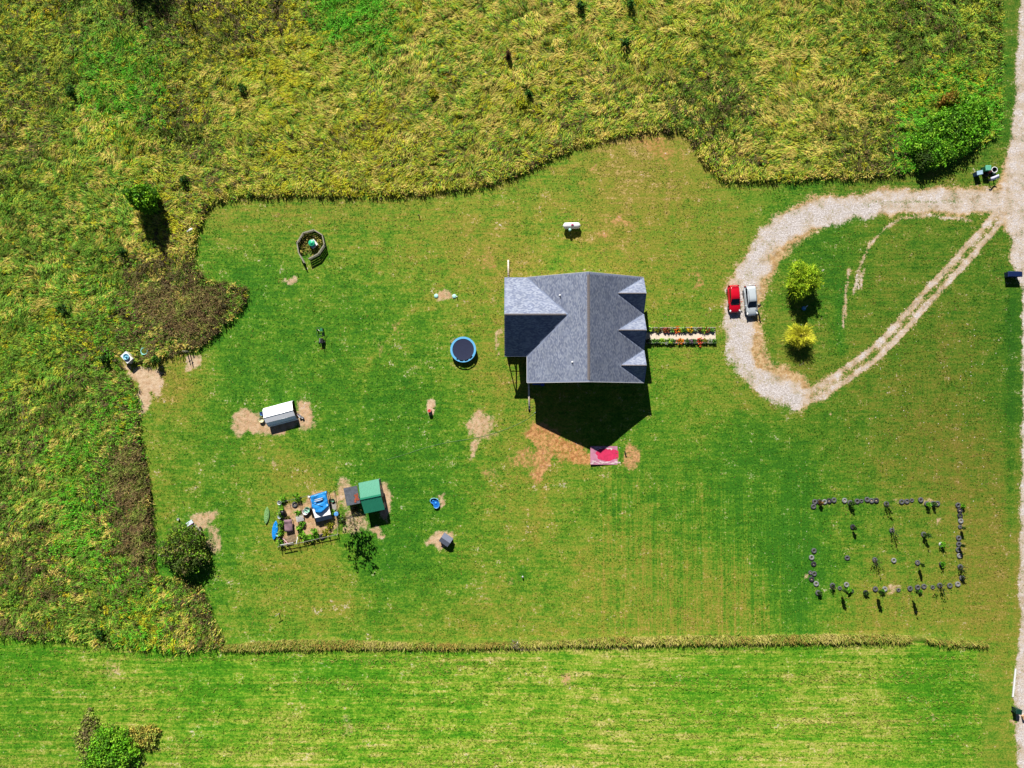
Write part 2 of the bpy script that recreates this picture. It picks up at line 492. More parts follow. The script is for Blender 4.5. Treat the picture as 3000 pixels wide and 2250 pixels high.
def gravel_masks(px, py):
    wob = 10 * (fbm(px * .025, py * .025, 21, 3) - .5) * 2
    dd = line_dist(DRIVE, px, py)
    wd = 1 + .36 * smooth(2500, 2330, px)
    g = 1 - smooth(25, 56, (dd + wob * 1.5) / wd)             # tan drive
    w = .80 * (1 - smooth(4, 62, line_dist(GRAVEL, px, py) + wob * 2.4))        # white stone on it
    end = 1 - smooth(8, 30, np.hypot((px - 2322) / 1.6, py - 1166) + wob)
    w = np.maximum(w, end)
    w = np.maximum(w, .42 * (1 - smooth(20, 46, line_dist(DRIVE[:7], px, py) + wob)) * smooth(2380, 2460, px))
    grassy = np.exp(-((px - 2225) / 26) ** 2 - ((py - 1020) / 90) ** 2)
    w = w - .28 * grassy
    t = line_dist(TRACK, px, py) + wob * .25
    tr = np.maximum(1.2 * (1 - smooth(4, 13, np.abs(t - 15))), .5 * (1 - smooth(12, 40, t)))
    near = smooth(2540, 2420, px) * smooth(1050, 1110, py)
    tr = np.maximum(tr, near * (1 - smooth(16, 44, t)) * .8)
    g = np.maximum(g, tr * .95)
    w = np.maximum(w, .32 * np.clip(tr, 0, 1))
    for o in OLD_TRACKS:
        w = np.maximum(w, .3 * (1 - smooth(2, 9, line_dist(o, px, py))))
    for o in OLD_TRACKS:
        g = np.maximum(g, .82 * (1 - smooth(2, 9, line_dist(o, px, py) + wob * .4)))
    ins = inside(ROAD, px, py)
    ld = line_dist(ROAD_EDGE, px, py)
    rd = np.where(ins, smooth(-6, 14, ld + wob * .6), smooth(6, -8, ld - wob * .6) * .5)
    g = np.maximum(g, rd)
    w = np.maximum(w * (1 - .0 * rd), rd * .55 * smooth(2900, 2990, px))
    # two-wheel grass strips along the old drive
    mid = 1 - smooth(2, 7, np.abs(line_dist(DRIVE, px, py)))
    g = g - mid * .35 * smooth(2480, 2560, px) * smooth(2860, 2780, px) * smooth(610, 590, py)
    return np.clip(g, 0, 1), np.clip(w, 0, 1)

def meadow_signed(px, py):
    """positive inside the tall growth, pixels from its edge"""
    d = line_dist(MEADOW_EDGE, px, py)
    return np.where(inside(MEADOW, px, py), d, -d) + 7 * (fbm(px * .045, py * .045, 33, 3) - .5) * 2 * smooth(60, 0, d)

# ------------------------------------------------------------------ the ground: one sheet to the horizon
def axis(a, b, step, far):
    core = np.arange(a, b + step / 2, step)
    out = np.geomspace(step * 2, far, 16)
    return np.concatenate([(a - out)[::-1], core, b + out])

gx, gy = axis(-84, 84, .41, 2500), axis(-66, 66, .41, 2500)
GX, GY = np.meshgrid(gx, gy)
GX, GY = GX.ravel(), GY.ravel()
gz = terrain(GX, GY)
gpx, gpy = to_px(GX, GY, gz)
msd = meadow_signed(gpx, gpy)
m_mead = smooth(-3, 9, msd)
hump = fbm(GX * .75, GY * .75, 40, 3)
hedge_d = line_dist(HEDGE, gpx, gpy)
m_hedge = 1 - smooth(2, 11, hedge_d + 4 * (fbm(GX, GY, 50, 2) - .5))
m_field = inside(FIELD, gpx, gpy) * 1.0
# mounds of lodged grass; the mown ground is nearly level
gz = gz + m_mead * (0.05 + 0.75 * np.clip(hump - .32, 0, 1)) + m_hedge * .14 \
    + m_field * .10 * (fbm(GX * .25, GY * 1.3, 64, 3) - .4)
g_dry = anchors(DRY, gpx, gpy, 80)[0]
g_bri = anchors(BRIGHT, gpx, gpy, 170)[0] * (1.06 - .03 * m_field)
g_dry = np.where(m_field > .5, .35 + (g_dry - .40) * 1.0, .385 + (g_dry - .42) * 1.25)
bs = np.exp(-((gpx - (2462 - (gpy - 900) * .01)) / 14) ** 2) * smooth(800, 850, gpy) * smooth(1045, 1020, gpy)
g_dry -= .3 * bs
g_bri += .12 * bs
ls = smooth(2306, 2318, gpx) * smooth(2372, 2362, gpx) * smooth(1230, 1420, gpy) * smooth(1865, 1850, gpy)
g_dry = g_dry * (1 - .75 * ls)
rs = np.exp(-((gpx - 2962) / 14) ** 2) * smooth(850, 900, gpy) * smooth(1900, 1820, gpy)
g_dry -= .22 * rs
g_soil, g_clay = soil_masks(gpx, gpy)
g_gra, g_whi = gravel_masks(gpx, gpy)
yard_dry = np.exp(-(((gpx - 520) / 70) ** 2 + ((gpy - 1145) / 70) ** 2)) * .25
g_dry += yard_dry
WORN = [[(1400, 700), (1330, 800), (1190, 930), (1080, 1060), (1055, 1200), (1095, 1370)], [(1610, 1390), (1580, 1480), (1565, 1640)], [(1150, 905), (1270, 905)], [(1130, 1530), (1270, 1570)],
        [(1480, 1120), (1430, 1180), (1405, 1240)], [(1990, 540), (1985, 640)], [(1960, 540), (1950, 650)]]
for wl_ in WORN:
    g_dry += .12 * (1 - smooth(3, 13, line_dist(wl_, gpx, gpy) + 9 * (fbm(gpx * .04, gpy * .04, 71, 2) - .5)))
far_ = (np.abs(GX) > 90) | (np.abs(GY) > 72)
st_v = smooth(1700, 1800, gpx) * smooth(2420, 2340, gpx) * smooth(1330, 1480, gpy) * (1 - m_field)
st_v = np.maximum(st_v, .35 * smooth(2360, 2440, gpx) * smooth(1000, 1100, gpy) * (1 - m_field) * smooth(2900, 2840, gpx))
st_h = m_field * smooth(2880, 2860, gpx)
st_h = np.maximum(st_h, .4 * smooth(760, 700, gpy) * smooth(1900, 1600, gpx) * (1 - m_mead))

NXg, NYg = len(gx), len(gy)
ii, jj = np.meshgrid(np.arange(NXg - 1), np.arange(NYg - 1))
a0 = (jj * NXg + ii).ravel()
GF = np.stack([a0, a0 + 1, a0 + NXg + 1, a0 + NXg], 1)
ATTR = (('dry', g_dry), ('bri', g_bri), ('soil', g_soil), ('clay', g_clay), ('gravel', g_gra), ('white', g_whi), ('meadow', m_mead), ('hedge', m_hedge),
        ('st_v', st_v), ('st_h', st_h), ('field', m_field))
fm = lambda a: a[GF].mean(1)
f_road = inside(ROAD, fm(gpx), fm(gpy)) & (fm(g_gra) > .45)
f_drive = (fm(g_gra) > .45) & ~f_road & (fm(gpx) > 2050)
f_field = (fm(m_field) > .5) & ~f_road & ~f_drive
f_mead = (fm(m_mead) > .5) & ~f_road & ~f_drive & ~f_field
f_lawn = ~(f_road | f_drive | f_field | f_mead)
GROUND = []
def sheet(name, mask):
    """a stretch of the one continuous ground surface"""
    F = GF[mask]
    used, inv = np.unique(F, return_inverse=True)
    F = inv.reshape(F.shape)
    me = bpy.data.meshes.new(name)
    me.vertices.add(len(used))
    me.vertices.foreach_set('co', np.stack([GX, GY, gz], 1)[used].reshape(-1).astype(np.float32))
    me.loops.add(F.size)
    me.loops.foreach_set('vertex_index', F.reshape(-1).astype(np.int32))
    me.polygons.add(len(F))
    me.polygons.foreach_set('loop_start', np.arange(0, F.size, 4, dtype=np.int32))
    me.polygons.foreach_set('loop_total', np.full(len(F), 4, dtype=np.int32))
    me.polygons.foreach_set('use_smooth', np.ones(len(F), bool))
    for nm, v in ATTR:
        a = me.attributes.new(nm, 'FLOAT', 'POINT')
        a.data.foreach_set('value', np.asarray(v, np.float32)[used])
    me.update(calc_edges=True)
    o = bpy.data.objects.new(name, me)
    COL.objects.link(o)
    tag(o, kind='structure')
    GROUND.append(me)
for nm, msk in (('lawn', f_lawn), ('meadow_ground', f_mead), ('hay_field', f_field), ('driveway', f_drive), ('gravel_road', f_road)):
    sheet(nm, msk)

# ground material -------------------------------------------------
gm = bpy.data.materials.new('ground_cover')
gm.use_nodes = True
nt = gm.node_tree
N, L = nt.nodes, nt.links
bsdf = N['Principled BSDF']
bsdf.inputs['Roughness'].default_value = 0.9
bsdf.inputs['Specular IOR Level'].default_value = 0.12
tc = N.new('ShaderNodeTexCoord')

def noise(scale, detail=3, stretch=None, rough=.55, dist=0.0):
    src = tc.outputs['Object']
    if stretch:
        mp = N.new('ShaderNodeMapping')
        mp.inputs['Scale'].default_value = stretch
        L.new(src, mp.inputs[0])
        src = mp.outputs[0]
    n = N.new('ShaderNodeTexNoise')
    n.inputs['Scale'].default_value = scale
    n.inputs['Detail'].default_value = detail
    n.inputs['Roughness'].default_value = rough
    n.inputs['Distortion'].default_value = dist
    L.new(src, n.inputs['Vector'])
    return n.outputs[0]

def attr(nm):
    a = N.new('ShaderNodeAttribute')
    a.attribute_name = nm
    return a.outputs['Fac']

def M(op, a, b=None, c=None):
    n = N.new('ShaderNodeMath')
    n.operation = op
    for i, v in enumerate((a, b, c)):
        if v is None: continue
        if isinstance(v, (int, float)): n.inputs[i].default_value = v
        else: L.new(v, n.inputs[i])
    return n.outputs[0]

def rng_(v, a, b, c=0.0, d=1.0):
    n = N.new('ShaderNodeMapRange')
    n.interpolation_type = 'SMOOTHSTEP'
    L.new(v, n.inputs[0])
    for i, q in enumerate((a, b, c, d)): n.inputs[i + 1].default_value = q
    return n.outputs[0]

def mixc(f, a, b, mode='MIX'):
    n = N.new('ShaderNodeMix')
    n.data_type = 'RGBA'
    n.blend_type = mode
    n.clamp_result = False
    for i, v in ((0, f), (6, a), (7, b)):
        if isinstance(v, (int, float)): n.inputs[i].default_value = v
        elif isinstance(v, tuple): n.inputs[i].default_value = v
        else: L.new(v, n.inputs[i])
    return n.outputs[2]

def ramp(v, stops):
    n = N.new('ShaderNodeValToRGB')
    e = n.color_ramp.elements
    while len(e) < len(stops): e.new(0.5)
    for el, (p, c) in zip(e, stops):
        el.position = p
        el.color = c
    L.new(v, n.inputs[0])
    return n.outputs[0]

c05 = lambda v: M('SUBTRACT', v, .5)
n_a = c05(noise(.10, 3))
n_b = c05(noise(.55, 4))
n_c = c05(noise(2.6, 4, rough=.65))
n_d = c05(noise(9.0, 3, rough=.7))
n_e = c05(noise(4.6, 2, rough=.6))
n_s = c05(noise(1.0, 3, (.22, 2.2, 1), rough=.6))
n_v = c05(noise(1.0, 3, (3.2, .05, 1), rough=.6))
n_v2 = c05(noise(1.0, 2, (1.1, .03, 1)))
n_h = c05(noise(1.0, 4, (.06, 1.5, 1), rough=.65))
n_h2 = c05(noise(1.0, 3, (.7, 3.6, 1), rough=.65))
v = M('ADD', attr('dry'), M('MULTIPLY', n_a, .35))
v = M('MULTIPLY_ADD', n_b, .85, v)
v = M('MULTIPLY_ADD', n_c, .7, v)
v = M('MULTIPLY_ADD', n_e, .6, v)
v = M('MULTIPLY_ADD', n_s, .8, v)
v = M('MULTIPLY_ADD', M('MULTIPLY', n_v, attr('st_v')), 1.15, v)
v = M('MULTIPLY_ADD', M('MULTIPLY', n_v2, attr('st_v')), .5, v)
v = M('MULTIPLY_ADD', M('MULTIPLY', n_h, attr('st_h')), 1.35, v)
v = M('MULTIPLY_ADD', M('MULTIPLY', n_h2, attr('st_h')), .8, v)
lawn = ramp(v, [(0.0, P(60, 124, 22)), (.25, P(90, 143, 28)), (.45, P(126, 152, 44)), (.65, P(146, 147, 50)), (.85, P(164, 148, 68)), (1.0, P(192, 166, 108))])
hay = ramp(v, [(0.0, P(66, 136, 14)), (.25, P(98, 154, 28)), (.45, P(136, 166, 46)), (.65, P(168, 174, 76)), (.85, P(194, 184, 110)), (1.0, P(210, 190, 130))])
grass = mixc(attr('field'), lawn, hay)
bright = M('MULTIPLY', attr('bri'), M('MULTIPLY_ADD', n_e, 1.2, M('MULTIPLY_ADD', n_d, 1.2, M('MULTIPLY_ADD', n_c, .9, M('MULTIPLY_ADD', n_b, .3, 1.0)))))
grass = mixc(1.0, grass, bright, 'MULTIPLY')
# pale flecks: clover heads and dry stems
vor = N.new('ShaderNodeTexVoronoi')
vor.inputs['Scale'].default_value = 1.1
L.new(tc.outputs['Object'], vor.inputs['Vector'])
fl = M('MULTIPLY', rng_(vor.outputs['Distance'], .13, .05), rng_(noise(.3, 2), .52, .62))
grass = mixc(M('MULTIPLY', fl, .75), grass, P(205, 195, 150))
# tall growth: dark litter under the blades
lit = ramp(M('MULTIPLY_ADD', n_b, 1.4, M('MULTIPLY_ADD', n_c, 1.2, .5)), [(0.0, P(84, 96, 30)), (.4, P(112, 128, 42)), (.7, P(146, 150, 62)), (1.0, P(176, 164, 92))])
mead_f = M('MAXIMUM', attr('meadow'), M('MULTIPLY', attr('hedge'), .8))
col = mixc(mead_f, grass, lit)
# bare soil with ragged edges
sn = M('MULTIPLY_ADD', n_d, 1.3, M('MULTIPLY_ADD', n_c, 1.5, M('MULTIPLY', n_b, .7)))
s_f = rng_(M('ADD', attr('soil'), sn), .32, .98)
tan = mixc(rng_(noise(1.7, 5), .3, .7), P(236, 208, 174), P(208, 172, 134))
clay = mixc(rng_(noise(2.3, 5), .34, .66), P(236, 176, 114), P(176, 116, 66))
soil = mixc(attr('clay'), tan, clay)
soil = mixc(1.0, soil, M('MULTIPLY_ADD', n_d, .6, 1.0), 'MULTIPLY')
col = mixc(s_f, col, soil)
# drive: tan earth, then white stone
g_n = M('MULTIPLY_ADD', n_e, 1.2, M('MULTIPLY_ADD', n_c, 1.7, M('MULTIPLY', n_b, 1.5)))
g_f = rng_(M('ADD', attr('gravel'), g_n), .26, .92)
earth = mixc(rng_(noise(1.2, 5, rough=.8), .38, .6), P(230, 198, 150), P(190, 150, 98))
earth = mixc(rng_(M('ADD', attr('white'), M('MULTIPLY', n_b, .5)), .12, .4), earth, mixc(rng_(noise(2.6, 5, rough=.75), .4, .62), P(236, 220, 204), P(196, 172, 142)))
w_f = rng_(M('ADD', attr('white'), M('MULTIPLY_ADD', n_b, 2.4, M('MULTIPLY_ADD', n_c, 1.9, M('MULTIPLY', n_e, 1.5)))), .36, .86)
stone = mixc(rng_(noise(5.0, 5, rough=.8), .36, .66), P(244, 238, 236), P(170, 156, 146))
brown = M('MULTIPLY', rng_(noise(.8, 5, rough=.75), .5, .66), rng_(attr('white'), .95, .35))
earth = mixc(M('MULTIPLY', brown, .6), earth, P(160, 132, 88))
road = mixc(w_f, earth, stone)
road = mixc(1.0, road, M('MULTIPLY_ADD', n_b, .5, M('MULTIPLY_ADD', n_c, .8, 1.0)), 'MULTIPLY')
road = mixc(1.0, road, M('MULTIPLY_ADD', n_d, .7, 1.0), 'MULTIPLY')
col = mixc(g_f, col, road)
L.new(col, bsdf.inputs['Base Color'])
bp = N.new('ShaderNodeBump')
bp.inputs['Strength'].default_value = .55
bp.inputs['Distance'].default_value = .13
L.new(M('MULTIPLY_ADD', n_c, 1.0, M('MULTIPLY', n_d, .6)), bp.inputs['Height'])
L.new(bp.outputs[0], bsdf.inputs['Normal'])
for me in GROUND:
    me.materials.append(gm)
# ------------------------------------------------------------------ tall growth round the lawn (nobody could count it: stuff)
# straw, yellow-green, green, olive, brown, lush, gold
PAL = np.array([P(194, 178, 90), P(164, 172, 54), P(108, 152, 46), P(84, 104, 34), P(104, 90, 58), P(92, 168, 34), P(176, 174, 36)])[:, :3] * 2.15
TALL = [(100, 60, 0, .3, .1, .3, .1, 0, .2), (280, 60, 0, .2, .3, .4, .1, 0, 0), (450, 80, 0, .05, .15, .5, .3, 0, 0), (620, 60, 0, .2, 0, .3, .3, 0, .2),
        (800, 40, 0, .2, 0, .2, .3, 0, .3), (1030, 30, 0, 0, .3, 0, 0, .7, 0), (1250, 60, .45, .3, .2, 0, 0, 0, .05), (1500, 100, .5, .25, .2, 0, .05, 0, 0),
        (1750, 100, .4, .35, .2, 0, .05, 0, 0), (1950, 100, .35, .35, .2, 0, 0, 0, .1), (2200, 80, .25, .4, .2, .15, 0, 0, 0), (2450, 60, .3, .2, .35, .15, 0, 0, 0),
        (2700, 60, 0, .2, .3, .35, .15, 0, 0), (2870, 100, 0, .2, .4, .3, .1, 0, 0), (100, 250, 0, .25, .1, .4, .15, 0, .1), (350, 180, 0, .2, .3, .2, 0, .3, 0),
        (400, 220, 0, 0, .3, .1, 0, .6, 0), (370, 310, 0, .2, .3, 0, 0, .5, 0), (550, 230, .2, .3, 0, .3, 0, 0, .2), (850, 200, .15, .35, 0, 0, 0, 0, .5),
        (750, 300, .4, .3, .2, 0, 0, 0, .1), (1000, 250, .35, .35, .3, 0, 0, 0, 0), (1250, 250, .35, .25, .3, 0, .1, 0, 0), (1550, 250, .4, .25, .1, 0, .1, 0, .15),
        (1850, 250, .4, .3, .15, 0, .15, 0, 0), (2050, 200, .25, .35, .1, .3, 0, 0, 0), (2080, 290, 0, 0, .2, .5, .3, 0, 0), (2300, 280, .65, .2, .15, 0, 0, 0, 0),
        (2450, 320, .6, .2, 0, .2, 0, 0, 0), (2550, 180, .15, .25, .2, .4, 0, 0, 0), (2650, 120, 0, 0, .3, .5, .2, 0, 0), (2760, 300, 0, .3, 0, .3, 0, .3, .1),
        (2800, 360, 0, .05, .2, 0, 0, .75, 0), (2730, 420, 0, 0, .35, 0, 0, .65, 0), (2550, 430, .2, .2, 0, .35, .25, 0, 0), (2300, 450, .4, .3, .1, .2, 0, 0, 0),
        (2150, 470, .35, .3, .15, 0, .2, 0, 0), (1750, 380, .35, .3, .15, 0, .2, 0, 0), (1400, 480, .35, .35, .15, 0, .15, 0, 0), (1150, 480, .25, .35, .05, 0, .15, 0, .2),
        (1100, 380, .25, .3, 0, 0, .2, 0, .25), (850, 500, .2, .35, .1, 0, .15, 0, .2), (650, 530, .25, .3, .25, 0, .2, 0, 0), (480, 330, 0, .2, 0, .6, .2, 0, 0),
        (520, 300, .1, .2, 0, .5, .2, 0, 0), (350, 400, .3, .3, .15, 0, 0, 0, .25), (200, 420, .25, .25, .35, .15, 0, 0, 0), (80, 400, .2, .25, 0, .3, .25, 0, 0),
        (120, 560, 0, .25, .35, .4, 0, 0, 0), (280, 600, .3, .1, .45, .15, 0, 0, 0), (500, 650, .3, .3, 0, 0, .25, 0, .15), (100, 720, .3, 0, .4, .3, 0, 0, 0),
        (80, 850, .25, .1, .5, .15, 0, .0, 0), (250, 850, .25, 0, .5, .2, 0, .05, 0), (250, 950, 0, 0, .3, .4, 0, 0, .3), (480, 880, .1, 0, 0, .2, .7, 0, 0),
        (600, 880, .1, 0, .2, .3, .4, 0, 0), (540, 960, .3, 0, 0, .1, .6, 0, 0), (470, 980, .4, 0, .2, 0, .4, 0, 0), (330, 980, 0, 0, .3, .2, .3, .2, 0),
        (100, 1050, 0, .3, .4, .2, 0, .1, 0), (270, 1100, 0, 0, .3, .4, .3, 0, 0), (350, 1180, .25, 0, .4, 0, .15, .2, 0), (100, 1250, .1, 0, .35, .35, .2, 0, 0),
        (250, 1300, .25, 0, .4, .15, 0, .2, 0), (370, 1380, .05, 0, 0, .2, .75, 0, 0), (390, 1500, .2, 0, 0, .15, .65, 0, 0), (230, 1420, .1, 0, .4, 0, 0, .5, 0),
        (80, 1450, .2, 0, .4, .3, .1, 0, 0), (100, 1600, .2, 0, .2, .3, .3, 0, 0), (270, 1600, .3, 0, .3, 0, 0, .4, 0), (385, 1620, 0, 0, .1, .3, .6, 0, 0),
        (130, 1750, .1, 0, .35, .2, .35, 0, 0), (350, 1700, 0, 0, .3, .3, .2, .2, 0), (430, 1800, 0, .15, .15, .15, 0, .35, .2), (570, 1760, .3, 0, .2, .15, .35, 0, 0),
        (250, 1830, .2, 0, .45, .3, 0, 0, .05)]

def pick_colours(px, py, x, y, r, mix=.72, wl=.75, seed=0):
    w = np.stack(anchors(TALL, px, py, 62), 1)
    w = np.clip(w, 1e-4, None)
    plain = np.clip(1 - 1.6 * w[:, 4] - .6 * w[:, 3], 0, 1)
    west = smooth(750, 350, px) * plain
    w[:, 2] += .16 * west
    w[:, 1] += .14 * plain
    w[:, 6] += .05 * plain
    w[:, 0] *= 1.0
    w /= w.sum(1)[:, None]
    cum = np.cumsum(w, 1)
    u = rank01(fbm(x * wl, y * wl, 80 + seed, 3))
    u = np.where(r.random(len(x)) < mix, u, r.random(len(x)))
    k = np.minimum((u[:, None] > cum).sum(1), 6)
    c = PAL[k] * r.uniform(.82, 1.18, len(x))[:, None] * (1 + .10 * r.normal(size=(len(x), 3)))
    return np.clip(c, .004, .7), k, w

blade_mat = mat('meadow_blades', None, rough=.75, var=.12, scale=3, spec=.15, vcol=True, trans=.3)

def scatter(n, x0, x1, y0, y1, test, r):
    """n random ground points (metres) within a pixel box that pass the test"""
    X, Y, PX, PY = [], [], [], []
    got = 0
    while got < n:
        x = r.uniform(x0, x1, n)
        y = r.uniform(y0, y1, n)
        z = terrain(x, y)
        px, py = to_px(x, y, z)
        k = test(px, py)
        X.append(x[k]); Y.append(y[k]); PX.append(px[k]); PY.append(py[k])
        got += k.sum()
    return [np.concatenate(a)[:n] for a in (X, Y, PX, PY)]

def ground_z(x, y, edge):
    return terrain(x, y) + smooth(-3, 9, edge) * (0.05 + 0.75 * np.clip(fbm(x * .75, y * .75, 40, 3) - .32, 0, 1))

def blades(name, x, y, z, head, length, width, rise, cols, r, curl=.6):
    n = len(x)
    p0 = np.stack([x, y, z], 1)
    hd = np.stack([np.cos(head), np.sin(head), np.zeros(n)], 1)
    hd2 = np.stack([np.cos(head + curl * r.normal(size=n) * .5), np.sin(head + curl * r.normal(size=n) * .5), np.zeros(n)], 1)
    up = np.array([0, 0, 1.0])
    p1 = p0 + hd * (length * .45)[:, None] + up * (rise)[:, None]
    p2 = p1 + hd2 * (length * .55)[:, None] + up * (rise * r.uniform(-.7, .35, n))[:, None]
    sd = np.stack([-np.sin(head), np.cos(head), r.normal(size=n) * .35], 1) * (width * .5)[:, None]
    V = np.stack([p0 - sd * .7, p0 + sd * .7, p1 - sd, p1 + sd, p2 - sd * .35, p2 + sd * .35], 1)
    return quads(name, V, blade_mat, cols=cols, strips=2)

CLEAR = [(423, 1029, 17), (372, 1048, 22), (385, 1066, 18), (384, 1088, 18), (400, 1112, 14), (406, 1150, 10), (561, 674, 7), (550, 1030, 14)]
def IN_VIEW(px, py):
    k = (px > -45) & (px < 3045) & (py > -45) & (py < 2295)
    for a, b, r_ in CLEAR:
        k &= np.hypot(px - a, py - b) > r_
    return k

r1 = np.random.default_rng(21)
x, y, px, py = scatter(370000, -82, 80, -44, 63, lambda a, b: IN_VIEW(a, b) & (meadow_signed(a, b) > 1.5), r1)
edge = meadow_signed(px, py)
cols, kk, w = pick_colours(px, py, x, y, r1)
# lodged swaths: headings turn slowly from place to place, combed along the slope of the sward
head = 1.8 * (fbm(x * .1, y * .1, 90, 2) - .5) * 2 + 3.0 * (fbm(x * .4, y * .4, 95, 2) - .5) + r1.normal(size=len(x)) * .3 + .35 + math.pi * (fbm(x * .3, y * .3, 93, 2) > .5)
weedy = np.clip(w[:, 3] + w[:, 4] + .5 * w[:, 5], 0, 1)
su, sv0 = x * .94 + y * .34, -x * .34 + y * .94
tuft = .62 * fbm(su * .42, sv0 * 1.25, 99, 3) + .38 * fbm(x * 1.1, y * 1.1, 98, 2)
keep = r1.random(len(x)) < .45 + 1.0 * smooth(.38, .58, tuft)
x, y, px, py, edge, cols, kk, w, head, weedy, tuft = [a[keep] for a in (x, y, px, py, edge, cols, kk, w, head, weedy, tuft)]
length = r1.uniform(.4, .95, len(x)) * (1 - .45 * weedy)
width = r1.uniform(.035, .075, len(x)) * (1 + .25 * weedy)
rise = r1.uniform(.03, .22, len(x)) + .6 * np.clip(tuft - .42, 0, 1) + .12 * weedy * r1.random(len(x))
rise = rise * np.clip(.45 + edge / 30, 0, 1) + .05
head = np.where(r1.random(len(x)) < .35 * weedy, r1.uniform(0, 6.3, len(x)), head)
g = blades('meadow_grass', x, y, ground_z(x, y, edge) + .02 + .22 * np.clip(tuft - .4, 0, 1), head, length, width, rise, cols, r1)
tag(g, kind='stuff')

# leafy weeds standing in the meadow: goldenrod, briar and saplings too many to count
r2 = np.random.default_rng(22)
def weed_test(a, b):
    w_ = np.stack(anchors(TALL, a, b, 62), 1)
    d = .14 + .9 * w_[:, 5] + .75 * w_[:, 3] + .8 * w_[:, 4] + .55 * w_[:, 6] + .35 * w_[:, 2]
    return IN_VIEW(a, b) & (meadow_signed(a, b) > 5) & (r2.random(len(a)) < d)
x, y, px, py = scatter(11500, -82, 80, -44, 63, weed_test, r2)
edge = meadow_signed(px, py)
c0, kk, w = pick_colours(px, py, x, y, r2, mix=.7, wl=.6, seed=5)
c0 = np.where((kk == 0)[:, None], PAL[2] * r2.uniform(.7, 1.1, len(x))[:, None], c0)
c0 = np.where((kk == 1)[:, None], c0 * np.array([.8, .95, .8]), c0) * .85
hgt = r2.uniform(.3, .85, len(x)) * (1 + .7 * (kk == 5) + .4 * (kk == 4)) * np.clip(.5 + edge / 40, 0, 1)
rad = r2.uniform(.18, .5, len(x)) * (1 + .35 * (kk == 5))
per = 20
n = len(x)
ang = r2.uniform(0, 6.283, (n, per))
rr = np.sqrt(r2.random((n, per))) * rad[:, None]
zz = hgt[:, None] * r2.uniform(.25, 1.0, (n, per)) * (1 - .45 * (rr / rad[:, None]) ** 2)
c = np.stack([x[:, None] + np.cos(ang) * rr, y[:, None] + np.sin(ang) * rr, ground_z(x, y, edge)[:, None] + zz], 2).reshape(-1, 3)
cc = np.repeat(c0, per, 0) * r2.uniform(.75, 1.25, n * per)[:, None]
q = quads('weeds', leaf_quads(c, .13, r2, .5), blade_mat, cols=np.clip(cc, .003, .7))
tag(q, kind='stuff')

# dry brown brush: taller dead stems massed in two places
r7 = np.random.default_rng(29)
BRUSH = [(385, 1400, 62, 95), (410, 1545, 42, 110), (470, 890, 75, 60), (545, 935, 85, 55), (600, 880, 60, 45)]
def brush_test(a, b):
    q = np.full(a.shape, 9.0)
    for x_, y_, rx, ry in BRUSH:
        q = np.minimum(q, np.hypot((a - x_) / rx, (b - y_) / ry))
    return (meadow_signed(a, b) > 3) & (r7.random(len(a)) < smooth(1.15, .5, q)) & IN_VIEW(a, b)
x, y, px, py = scatter(9000, -64, -38, -36, 60, brush_test, r7)
pal = np.array([P(116, 98, 64), P(98, 84, 58), P(136, 114, 76), P(128, 132, 62), P(104, 120, 50)])[:, :3] * 2.8
u = rank01(fbm(x * .8, y * .8, 190, 3) + r7.normal(size=len(x)) * .1)
cols = pal[np.minimum((u * 5).astype(int), 4)] * r7.uniform(.75, 1.25, len(x))[:, None]
edge = meadow_signed(px, py)
b7 = blades('dry_brush', x, y, ground_z(x, y, edge) + .1, r7.uniform(0, 6.28, len(x)), r7.uniform(.3, .9, len(x)), r7.uniform(.02, .06, len(x)),
            r7.uniform(.2, 1.25, len(x)) * np.clip(.3 + fbm(x * .7, y * .7, 195, 2), 0, 1.2), cols, r7)
tag(b7, kind='stuff')

# fringe standing along the mown edge: shaggy, casts the ragged dark line
r3 = np.random.default_rng(23)
x, y, px, py = scatter(15000, -82, 80, -44, 63, lambda a, b: IN_VIEW(a, b) & (np.abs(meadow_signed(a, b) - 4 + 5 * r3.normal(size=len(a))) < 5) & (r3.random(len(a)) < .25 + 1.5 * smooth(.4, .62, fbm(a * .09, b * .09, 66, 2))), r3)
cols, kk, w = pick_colours(px, py, x, y, r3)
f = blades('edge_grass', x, y, terrain(x, y) + .02, r3.uniform(0, 6.28, len(x)), r3.uniform(.25, .6, len(x)), r3.uniform(.05, .1, len(x)),
           r3.uniform(.15, .9, len(x)), cols, r3)
tag(f, kind='stuff')

# unmown strip between lawn and hayfield
r4 = np.random.default_rng(24)
hw = lambda a: 4.5 + 6 * smooth(1400, 900, a) * smooth(600, 800, a) + 5 * smooth(1650, 1750, a) * smooth(2700, 2600, a)
x, y, px, py = scatter(10500, -46, 72, -50, -32, lambda a, b: (line_dist(HEDGE, a, b) < hw(a) * (.75 + .5 * fbm(a * .03, b * .03, 130, 2))) & ~((a > 2665) & (a < 2760) & (fbm(a * .05, b * .05, 7, 2) < .55)), r4)
base_c = np.array([P(196, 184, 104), P(160, 166, 64), P(172, 166, 78), P(122, 152, 50), P(168, 150, 70)])[:, :3] * 1.3
u = rank01(fbm(px * .02, py * .05, 140, 3) + r4.normal(size=len(px)) * .12)
cols = base_c[np.minimum((u * 5).astype(int), 4)] * r4.uniform(.75, 1.25, len(px))[:, None]
h_ = blades('unmown_grass', x, y, terrain(x, y) + .1, r4.normal(size=len(x)) * .9 - 1.5, r4.uniform(.35, .9, len(x)), r4.uniform(.05, .1, len(x)),
            r4.uniform(.08, .55, len(x)), cols, r4)
tag(h_, kind='stuff')

